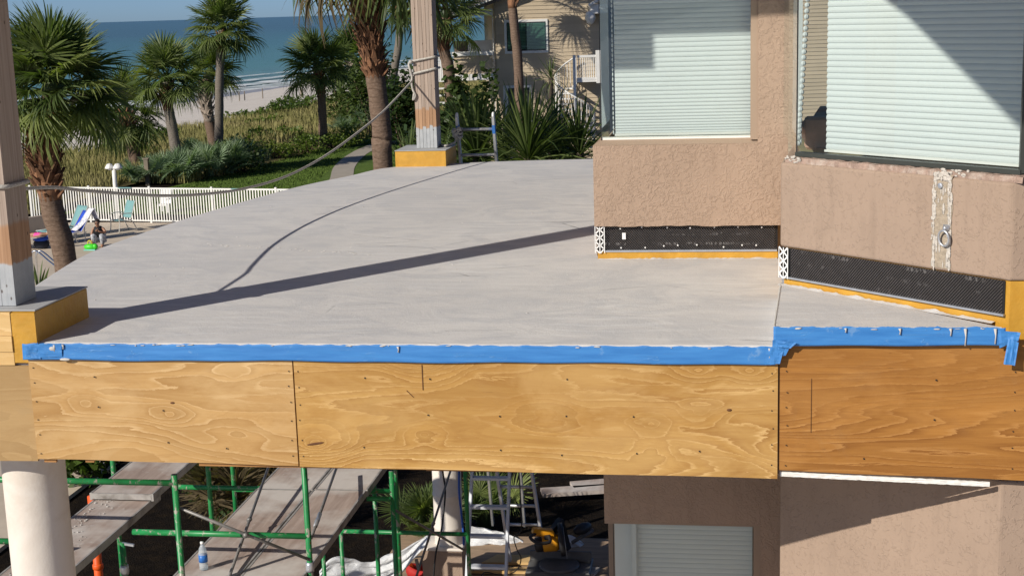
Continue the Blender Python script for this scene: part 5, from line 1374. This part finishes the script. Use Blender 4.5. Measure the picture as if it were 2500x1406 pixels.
# mitre saw
b = atZ(1366, 1392, fl+.03); saw = thing('mitre_saw', 'yellow and black mitre saw on the terrace floor', 'saw', b)
m_sy = pmat('tool_yellow', (.68, .30, .015), .4, .08, 10); m_sk = pmat('tool_black', (.022, .022, .024), .5, .3, 10); m_sg = pmat('tool_grey', (.12, .12, .12), .5, .2, 10)
KS = 1.3
X = lambda x, y, z: V((b.x+x*KS, b.y+y*KS, b.z+z*KS))
mb = MB()
mb.box(X(-.30, -.18, 0), X(.30, .22, .05), bev=.012); mb.build('base', m_sg, saw)
MB().lathe([(0.2470, 0.0650), (0.2470, 0.0975), (0.2210, 0.1040)], X(0, -.02, 0), 24).build('turntable', m_sg, saw, True)
MB().box(X(-.29, .10, .05), X(.29, .13, .15), bev=.006).build('fence', m_sg, saw)
mb = MB(); mb.bar(X(.04, .30, .10), X(-.02, .22, .42), .09, .07); mb.bar(X(-.02, .24, .40), X(-.1, -.10, .36), .06, .06); mb.build('arm', m_sk, saw)
MB().lathe([(0.0650, -0.0260), (0.2015, -0.0234), (0.2080, 0.0000), (0.2015, 0.0364), (0.0650, 0.0390)], X(.02, .02, .30), 26, (1, .15, .1)).build('blade_guard', m_sk, saw, True)
MB().lathe([(0.0260, 0.0000), (0.1950, 0.0013), (0.1950, 0.0039), (0.0260, 0.0052)], X(.055, .02, .27), 30, (1, .15, .1)).build('blade', m_alu, saw)
MB().lathe([(0.0806, 0.0000), (0.0936, 0.0130), (0.0936, 0.0910), (0.0858, 0.1040)], X(-.22, -.03, .26), 18, (1, .1, .1)).build('motor_end', m_sk, saw, True)
MB().lathe([(0.0884, 0.0000), (0.1014, 0.0156), (0.1066, 0.1560), (0.0910, 0.1950)], X(-.15, -.02, .27), 18, (1, .1, .1)).build('motor', m_sy, saw, True)
mb = MB(); mb.box((-.13, -.05, -.045), (.13, .05, .045), Matrix.Translation(X(-.14, -.06, .40)) @ Matrix.Rotation(.2, 4, 'Y') @ Matrix.Rotation(.3, 4, 'Z'), bev=.02); mb.build('handle_housing', m_sy, saw)
MB().tube(catmull([X(-.20, -.10, .40), X(-.24, -.2, .40), X(-.16, -.26, .37), X(-.06, -.2, .36), X(-.08, -.1, .38)], 5), .02, 8).build('handle', m_sk, saw, True)
MB().ell(X(.20, .24, .33), (.07, .16, .07), 12, 8, Matrix.Rotation(-.6, 4, 'Z')).build('dust_bag', m_sk, saw, True)
MB().tube([X(.1, .2, .2), X(.30, .3, .30)], .025, 8).build('slide_rail', m_sg, saw, True)
# tool bag
b = atZ(1030, 1412, fl); bag = thing('tool_bag', 'open red tool bag in front of the stucco pedestal', 'bag', b)
m_red = pmat('red_canvas', (.42, .018, .015), .7, .2, 8); X = lambda x, y, z: V((b.x+x, b.y+y, b.z+z))
Po = [X(.17*cos(a)*(1+.1*sin(3*a)), .12*sin(a), 0) for a in [2*pi*k/18 for k in range(18)]]
mb = MB(); P = []; F = []
for j, (z, s) in enumerate(((0, .9), (.1, 1.08), (.18, 1.0), (.17, .9), (.05, .85))):
    for k in range(18):
        a = 2*pi*k/18; P.append(X(.18*cos(a)*s, .125*sin(a)*s, z+(.03*sin(2*a+1) if j in (2, 3) else 0)))
for j in range(4):
    for k in range(18): F.append((j*18+k, j*18+(k+1) % 18, j*18+18+(k+1) % 18, j*18+18+k))
F.append(tuple(range(17, -1, -1))); F.append(tuple(72+k for k in range(18))); mb.add(P, F).build('bag_body', m_red, bag, True)
MB().tube(catmull([X(-.15, 0, .17), X(-.1, -.02, .27), X(.05, -.02, .29), X(.15, 0, .18)], 5), .012, 6).build('handle', m_blk, bag, True)
mb = MB(); mb.bar(X(-.10, 0, .1), X(-.14, -.04, .24), .03, .03); mb.build('tool_grip', m_or, bag); MB().bar(X(-.03, 0, .1), X(-.06, .0, .25), .035, .03).build('tool_grip', m_sk, bag); MB().bar(X(.04, 0, .1), X(.03, -.02, .22), .03, .03).build('tool_grip', m_sk, bag)
# lumber pile in the dark bed
for (x0, y0, x1, y1, th, lab) in ((1322, 1202, 1480, 1192, .05, 'long grey board on the dark bed right of the step ladder'), (1396, 1186, 1490, 1178, .05, 'short weathered board lying on the dark bed near the wall')):
    a, b_ = atZ(x0, y0, GZ+.10), atZ(x1, y1, GZ+.10); o = MB().bar(a, b_, .28, th).build('board', m_plank); tag(o, lab, 'board')
# undergrowth seen below the balcony
for i, (x, y, s, n, mat, lab) in enumerate(((560, 1300, .8, 16, m_deadfrond, 'dry fern like palmetto below the gap between the planks'), (655, 1215, .8, 16, m_deadfrond, 'dry palmetto behind the gap between the planks'), (480, 1215, .7, 14, m_frond, 'green palmetto under the grey plank end'), (1028, 1325, .5, 14, m_frond, 'bright green palmetto fan just left of the far column'), (1185, 1290, .5, 12, m_frond, 'palmetto drooping behind the step ladder'))):
    p = atZ(x, y, GZ); palmetto(lab, (p.x, p.y, GZ), s*1.05, n, 400+i, mat, 'undergrowth below the balcony')
p = atZ(215, 1165, GZ); shrub('shrub', 'light green bush right of the thick cream column', (p.x, p.y, GZ), (.8, .8, .7), 900, .12, m_seagrape, 431, 'shrub', None, 8, 1.8)

# ------------------------------------------------------------------ pool side
F0, F1 = V((-24.37, 47.12, 0)), V((-12.2, 45.18, 0)); fd = (F1-F0).normalized(); FL = (F1-F0).length
fence = thing('picket_fence', 'white metal picket fence between pool deck and dune', 'fence', (-19, 46.3, GZ))
pk = MB().box((-.019, -.012, .06), (.019, .012, 1.22)).mesh('picket'); pk.materials.append(m_white)
n = int(FL/.105); fa = math.atan2(fd.y, fd.x); root = V((-19, 46.3, GZ))
for i in range(n+1):
    p = F0+fd*(i*.105); inst('picket', pk, fence, Matrix.Translation(V((p.x, p.y, GZ))-root) @ Matrix.Rotation(fa, 4, 'Z'))
for z, h in ((1.215, .05), (.09, .04)): MB().bar(V((F0.x, F0.y, GZ+z)), V((F1.x, F1.y, GZ+z)), .04, h).build('rail', m_white, fence)
for k in range(6):
    p = F0+fd*(k*2.42); MB().box((p.x-.035, p.y-.035, GZ), (p.x+.035, p.y+.035, GZ+1.29)).build('post', m_white, fence)
m_teal = pmat('teal_sling', (.17, .34, .345), .7, .08, 10); m_wframe = pmat('pale_chair_frame', (.62, .60, .54), .4, .06, 6)
mb = MB()
for s in (3.9, 8.3): p = F0+fd*s; mb.bar(V((p.x-.25, p.y-.04, GZ+1.235)), V((p.x+.25, p.y-.08, GZ+1.235)), .05, .03)
mb.build('teal_cloth_scrap', m_teal, fence)
# lamp post
p = G(274, 548); lp = thing('lamp_post', 'white pool lamp post with two globe heads behind the fence', 'lamp post', (p.x-.1, 47.1, GZ))
c = V((p.x-.15, 47.0, GZ)); zt = atY(272, 412, 47.0).z
MB().lathe([(.13, 0), (.12, .08), (.085, .12), (.075, 1.4), (.07, zt-GZ)], c, 14).build('pole', m_white, lp, True)
MB().tube([V((c.x-.2, c.y, zt)), V((c.x+.2, c.y, zt))], .03, 8).build('crossarm', m_white, lp, True)
for s in (-1, 1):
    h = MB().lathe([(.03, .14), (.09, .12), (.15, .02), (.17, -.03), (.10, -.05)], (c.x+s*.15, c.y, zt+.04), 14); hd = h.build('lamp_head', m_white, lp, True)
    MB().ell((c.x+s*.15, c.y, zt+.01), (.09, .09, .07), 10, 6).build('globe', m_whiteplastic, hd, True)
# wooden post, beach posts
m_wood = pmat('grey_wood', (.20, .165, .125), .9, .25, 8)
p = G(362, 455); t = thing('wooden_post', 'grey wooden post standing among the saw palmettos', 'post', p)
MB().box((p.x-.09, p.y-.09, GZ), (p.x+.09, p.y+.09, GZ+1.15), bev=.02).build('post', m_wood, t); MB().box((p.x-.13, p.y-.11, GZ+1.15), (p.x+.13, p.y+.11, GZ+1.2)).build('cap', m_wood, t)
for (x, y, h, lab) in ((585, 250, .9, 'thin stake on the beach, leftmost'), (598, 249, .9, 'thin stake on the beach, second from left'), (642, 246, 1.0, 'thin stake on the beach near the dune bushes'), (738, 250, .8, 'short grey post at the beach end of the dune')):
    q = atZ(x, y, -6.2); zz = ground_z(q.x, q.y); o = MB().lathe([(.05 if 'thin' in lab else .16, 0), (.05 if 'thin' in lab else .16, h*.9), (.03, h)], (q.x, q.y, zz), 8).build('beach_stake', m_wood); tag(o, lab, 'stake')
# low wall
a, b_ = G(20, 600), G(112, 568)
o = MB().bar(V((a.x-3, a.y-2.2, GZ+.3)), V((b_.x, b_.y, GZ+.3)), .18, .6).build('low_wall', pmat('beige_wall', (.50, .42, .34), .85, .08, 3)); tag(o, 'low beige wall beside the lounger behind the left palm', 'wall')
# white bin behind the fence
p = G(402, 520); t = thing('white_chair', 'white plastic chair standing behind the picket fence', 'chair', p)
MB().box((p.x-.18, p.y-.2, GZ+.28), (p.x+.22, p.y+.2, GZ+.34)).build('seat', m_whiteplastic, t); MB().bar((p.x+.0, p.y+.2, GZ+.32), (p.x+.02, p.y+.28, GZ+.86), .42, .04, (0, 1, 0)).build('backrest', m_whiteplastic, t)
for sx in (-.16, .2):
    for sy in (-.18, .18): MB().bar((p.x+sx, p.y+sy, GZ), (p.x+sx, p.y+sy, GZ+.3), .05, .05).build('leg', m_whiteplastic, t)
MB().bar((p.x+.18, p.y-.2, GZ+.52), (p.x+.45, p.y+.15, GZ+.56), .06, .03).build('armrest', m_whiteplastic, t)

def sling(par, pts, w, mat, name, r=Matrix.Identity(4)):
    c = catmull(pts, 5); n = len(c)-1
    def fn(u, v): p = c[int(round(u*n))]; return r @ V((p.x+(v-.5)*w, p.y, p.z-.015*sin(v*pi)))
    return MB().grid(fn, n, 4).build(name, mat, par, True, solid=.008, local=True)
def sling_chair(label, loc, rz):
    t = thing('sling_chair', label, 'chair', loc); t.rotation_euler.z = rz
    for s in (-.27, .27):
        MB().tube(catmull([(s, -.30, .02), (s, -.26, .30), (s, -.24, .60), (s, -.05, .64), (s, .22, .62)], 5), .016, 7).build('arm_frame', m_wframe, t, True, local=True)
        MB().tube(catmull([(s, .40, .02), (s, .22, .36), (s, .06, .40)], 4), .016, 7).build('rear_leg', m_wframe, t, True, local=True)
        MB().tube(catmull([(s*.93, -.26, .42), (s*.93, .12, .40), (s*.93, .24, .55), (s*.93, .40, 1.02)], 5), .014, 7).build('seat_frame', m_wframe, t, True, local=True)
    sling(t, [(0, -.26, .42), (0, .10, .40)], .48, m_teal, 'seat'); sling(t, [(0, .20, .47), (0, .28, .70), (0, .40, 1.02)], .48, m_teal, 'backrest')
    return t
sling_chair('teal sling armchair standing alone before the fence', G(300, 566), radians(-35))
def lounger(label, loc, rz, back, mat, group='pool loungers'):
    t = thing('sun_lounger', label, 'lounger', loc, group); t.rotation_euler.z = rz; bx, bz = cos(back)*.75, sin(back)*.75
    for s in (-.31, .31):
        MB().tube([(s, -1.25, .34), (s, .0, .34), (s, bx, .34+bz)], .018, 7).build('side_rail', m_wframe, t, True, local=True)
        for y in (-1.0, -.05): MB().tube(catmull([(s, y-.2, .34), (s, y-.12, .02), (s, y+.12, .02), (s, y+.2, .34)], 3), .016, 6).build('leg', m_wframe, t, True, local=True)
    sling(t, [(0, -1.25, .345), (0, 0, .345)], .58, mat, 'seat'); sling(t, [(0, .02, .36), (0, bx, .34+bz)], .58, mat, 'backrest')
    return t
m_blue = pmat('royal_blue_towel', (.02, .075, .50), .85, .12, 8, .4, 60)
m_stripe = pmat('white_print_towel', (.68, .68, .70), .85, .35, 14, dirt=(.25, .27, .36))
lounger('teal lounger behind the blue one, backrest raised', G(186, 578), radians(-32), radians(62), m_teal)
lb = G(190, 590); l1 = lounger('lounger covered with a royal blue towel beside the left palm', lb, radians(-38), radians(55), m_blue)
tw = thing('towel', 'white printed towel hung over the blue lounger back', 'towel', lb); tw.rotation_euler.z = radians(-38)
sling(tw, [(0.02, -.10, .385), (.08, .18, .62), (.16, .47, 1.02), (.2, .52, .98), (.2, .62, .66)], .36, m_stripe, 'cloth')
lc = G(60, 610); l2 = lounger('low lounger with a child lying on it, partly behind the palm trunk', lc, radians(-100), radians(8), m_wframe)
m_navy = pmat('navy_bag', (.012, .016, .03), .7)
p = G(103, 608); bg_ = thing('beach_bag', 'dark blue beach bag with a towel beside the palm trunk', 'bag', p)
MB().ell(p+V((0, 0, .17)), (.26, .18, .18), 12, 8).build('bag_body', m_navy, bg_, True); MB().ell(p+V((0, -.03, .34)), (.26, .2, .10), 12, 6).build('folded_towel', m_blue, bg_, True)

# pool handrail
hr = thing('pool_handrail', 'chrome pool handrail hoops behind the near left post', 'handrail', atY(90, 650, 30))
m_chrome = pmat('chrome', (.75, .76, .77), .15, .03, 5, metal=1)
for dx in (0, 12):
    Yh = 33+dx*.04
    MB().tube(catmull([atY(84+dx, 720, Yh), atY(78+dx, 650, Yh), atY(77+dx, 622, Yh), atY(84+dx, 613, Yh), atY(96+dx, 618, Yh), atY(122+dx, 640, Yh), atY(160+dx, 668, Yh)], 5), .026, 9).build('hoop', m_chrome, hr, True)

# ------------------------------------------------------------------ people
m_skin = pmat('skin', (.36, .19, .12), .55, .06, 8)
m_hair = pmat('dark_hair', (.02, .013, .01), .6, .2, 20)
m_black = pmat('black_top', (.012, .012, .014), .7, .2, 10)
m_pants = pmat('patterned_trousers', (.52, .53, .56), .8, .15, 22, dirt=(.08, .09, .12))
def skin(name, verts, edges, mat, par, root=0, sub=2):
    me = bpy.data.meshes.new(name); me.from_pydata([v[:3] for v in verts], edges, []); me.materials.append(mat)
    o = bpy.data.objects.new(name, me); COL.objects.link(o); o.parent = par
    sm = o.modifiers.new('skin', 'SKIN'); sm.use_smooth_shade = True
    for i, v in enumerate(verts):
        d = me.skin_vertices[0].data[i]; d.radius = (v[3], v[3] if len(v) < 5 else v[4]); d.use_root = (i == root)
    sb = o.modifiers.new('sub', 'SUBSURF'); sb.levels = sub; sb.render_levels = sub
    return o
pb_ = G(243, 604); per = thing('person', 'person in black top and patterned trousers squatting beside a green toy', 'person', pb_); per.rotation_euler.z = radians(12)
body = [(0, .13, .30, .13, .11), (0, .09, .42, .12, .09), (0, .03, .54, .13, .09), (0, 0, .63, .06, .06), (0, -.03, .67, .05, .05), (0, -.05, .73, .075, .09), (0, -.05, .81, .08, .09), (0, -.04, .86, .055, .065),
        (-.15, .02, .60, .05, .05), (-.20, -.04, .42, .038, .038), (-.17, -.18, .24, .028, .028), (-.16, -.22, .18, .026, .02),
        (.15, .02, .60, .05, .05), (.25, -.10, .48, .038, .038), (.12, -.24, .52, .028, .028), (.06, -.27, .56, .026, .02),
        (-.11, .10, .26, .09, .09), (-.13, -.20, .42, .065, .065), (-.11, -.08, .09, .045, .045), (-.11, -.24, .04, .035, .03),
        (.11, .10, .26, .09, .09), (.14, -.20, .42, .065, .065), (.12, -.08, .09, .045, .045), (.12, -.24, .04, .035, .03)]
be = [(0, 1), (1, 2), (2, 3), (3, 4), (4, 5), (5, 6), (6, 7), (2, 8), (8, 9), (9, 10), (10, 11), (2, 12), (12, 13), (13, 14), (14, 15), (0, 16), (16, 17), (17, 18), (18, 19), (0, 20), (20, 21), (21, 22), (22, 23)]
skin('body', body, be, m_skin, per)
# fingers of both hands
for (hx, hy, hz, dirn) in ((-.16, -.22, .18, (0, -.25, -1)), (.06, -.27, .56, (-1, -.2, .3))):
    d = V(dirn).normalized(); s_ = d.cross(V((0, 1, .2))).normalized()
    mb = MB()
    for k, L in enumerate((.055, .072, .078, .07)):
        o_ = V((hx, hy, hz))+s_*(k-1.5)*.017; mb.tube([o_, o_+d*L*.6, o_+d*L+V((0, -.012, 0))], [.009, .0085, .007], 6)
    o_ = V((hx, hy, hz))-s_*.03; mb.tube([o_-d*.02, o_-s_*.02+d*.02, o_-s_*.025+d*.045], [.010, .009, .008], 6)
    mb.build('fingers', m_skin, per, True, local=True)
MB().tube(catmull([(0, .15, .22), (0, .13, .33), (0, .085, .45), (0, .03, .57), (0, .005, .655)], 3), [.12, .145, .155, .158, .158, .156, .155, .155, .155, .155, .14, .12, .085], 16).build('top', m_black, per, True, local=True)
skin('trousers', [(0, .14, .26, .15, .13), (-.11, .10, .26, .105, .105), (-.13, -.21, .43, .085, .085), (-.12, -.08, .10, .065, .065), (.11, .10, .26, .105, .105), (.14, -.21, .43, .085, .085), (.13, -.08, .10, .065, .065)], [(0, 1), (1, 2), (2, 3), (0, 4), (4, 5), (5, 6)], m_pants, per)
hm = MB(); hm.ell((0, -.025, .825), (.092, .10, .088), 14, 10); hm.ell((0, .05, .80), (.07, .06, .07), 10, 8); hm.build('hair', m_hair, per, True, local=True)
fc = MB(); fc.ell((-.035, -.138, .775), (.028, .012, .02), 8, 6); fc.ell((.035, -.138, .775), (.028, .012, .02), 8, 6); fc.box((-.07, -.14, .782), (.07, -.13, .79)); fc.build('sunglasses', m_black, per, True, local=True)
nm = MB(); nm.ell((0, -.142, .755), (.013, .016, .022), 8, 6); nm.ell((0, -.13, .717), (.026, .01, .008), 8, 6); nm.build('nose_and_mouth', m_skin, per, True, local=True)
# toy
p = G(222, 612); toy = thing('green_toy', 'bright lime green plastic toy on the pool deck', 'toy', p)
m_lime = pmat('lime_plastic', (.06, .62, .03), .4, .06, 8)
MB().ell(p+V((0, 0, .12)), (.22, .12, .10), 14, 8).build('body', m_lime, toy, True); MB().ell(p+V((.16, -.02, .13)), (.09, .08, .09), 10, 6).build('head', m_lime, toy, True)
MB().tube(catmull([p+V((-.08, 0, .18)), p+V((-.06, 0, .30)), p+V((.02, 0, .30)), p+V((.05, 0, .19))], 4), .018, 7).build('handle', pmat('yellow_plastic', (.6, .5, .03), .4), toy, True)
MB().box((p.x-.2, p.y-.1, p.z+.002), (p.x+.18, p.y+.1, p.z+.05), bev=.02).build('tray', pmat('aqua_plastic', (.2, .55, .5), .4), toy)
# child lying on the low lounger
ch = thing('person', 'child in pink swimsuit lying on the low lounger behind the palm trunk', 'person', lc+V((.35, .05, 0))); ch.rotation_euler.z = radians(-95)
cb_ = [(0, 0, .45, .10, .08), (0, .18, .46, .09, .075), (0, .34, .47, .10, .07), (0, .44, .50, .035, .035), (0, .55, .52, .07, .08), (-.07, -.30, .47, .055), (-.08, -.58, .42, .04), (-.08, -.66, .44, .03), (.07, -.30, .50, .055), (.08, -.58, .42, .04), (.08, -.66, .44, .03), (-.14, .30, .46, .035), (-.19, .08, .43, .026), (-.19, -.04, .42, .02), (.14, .30, .46, .035), (.19, .08, .43, .026), (.19, -.04, .42, .02)]
skin('body', cb_, [(0, 1), (1, 2), (2, 3), (3, 4), (0, 5), (5, 6), (6, 7), (0, 8), (8, 9), (9, 10), (2, 11), (11, 12), (12, 13), (2, 14), (14, 15), (15, 16)], m_skin, ch)
skin('swimsuit', [(0, -.03, .45, .112, .095), (0, .18, .46, .10, .085), (0, .32, .47, .108, .08)], [(0, 1), (1, 2)], pmat('pink_swimsuit', (.75, .06, .32), .6), ch)
MB().ell((0, .58, .53), (.085, .085, .09), 12, 8).build('hair', m_hair, ch, True, local=True)
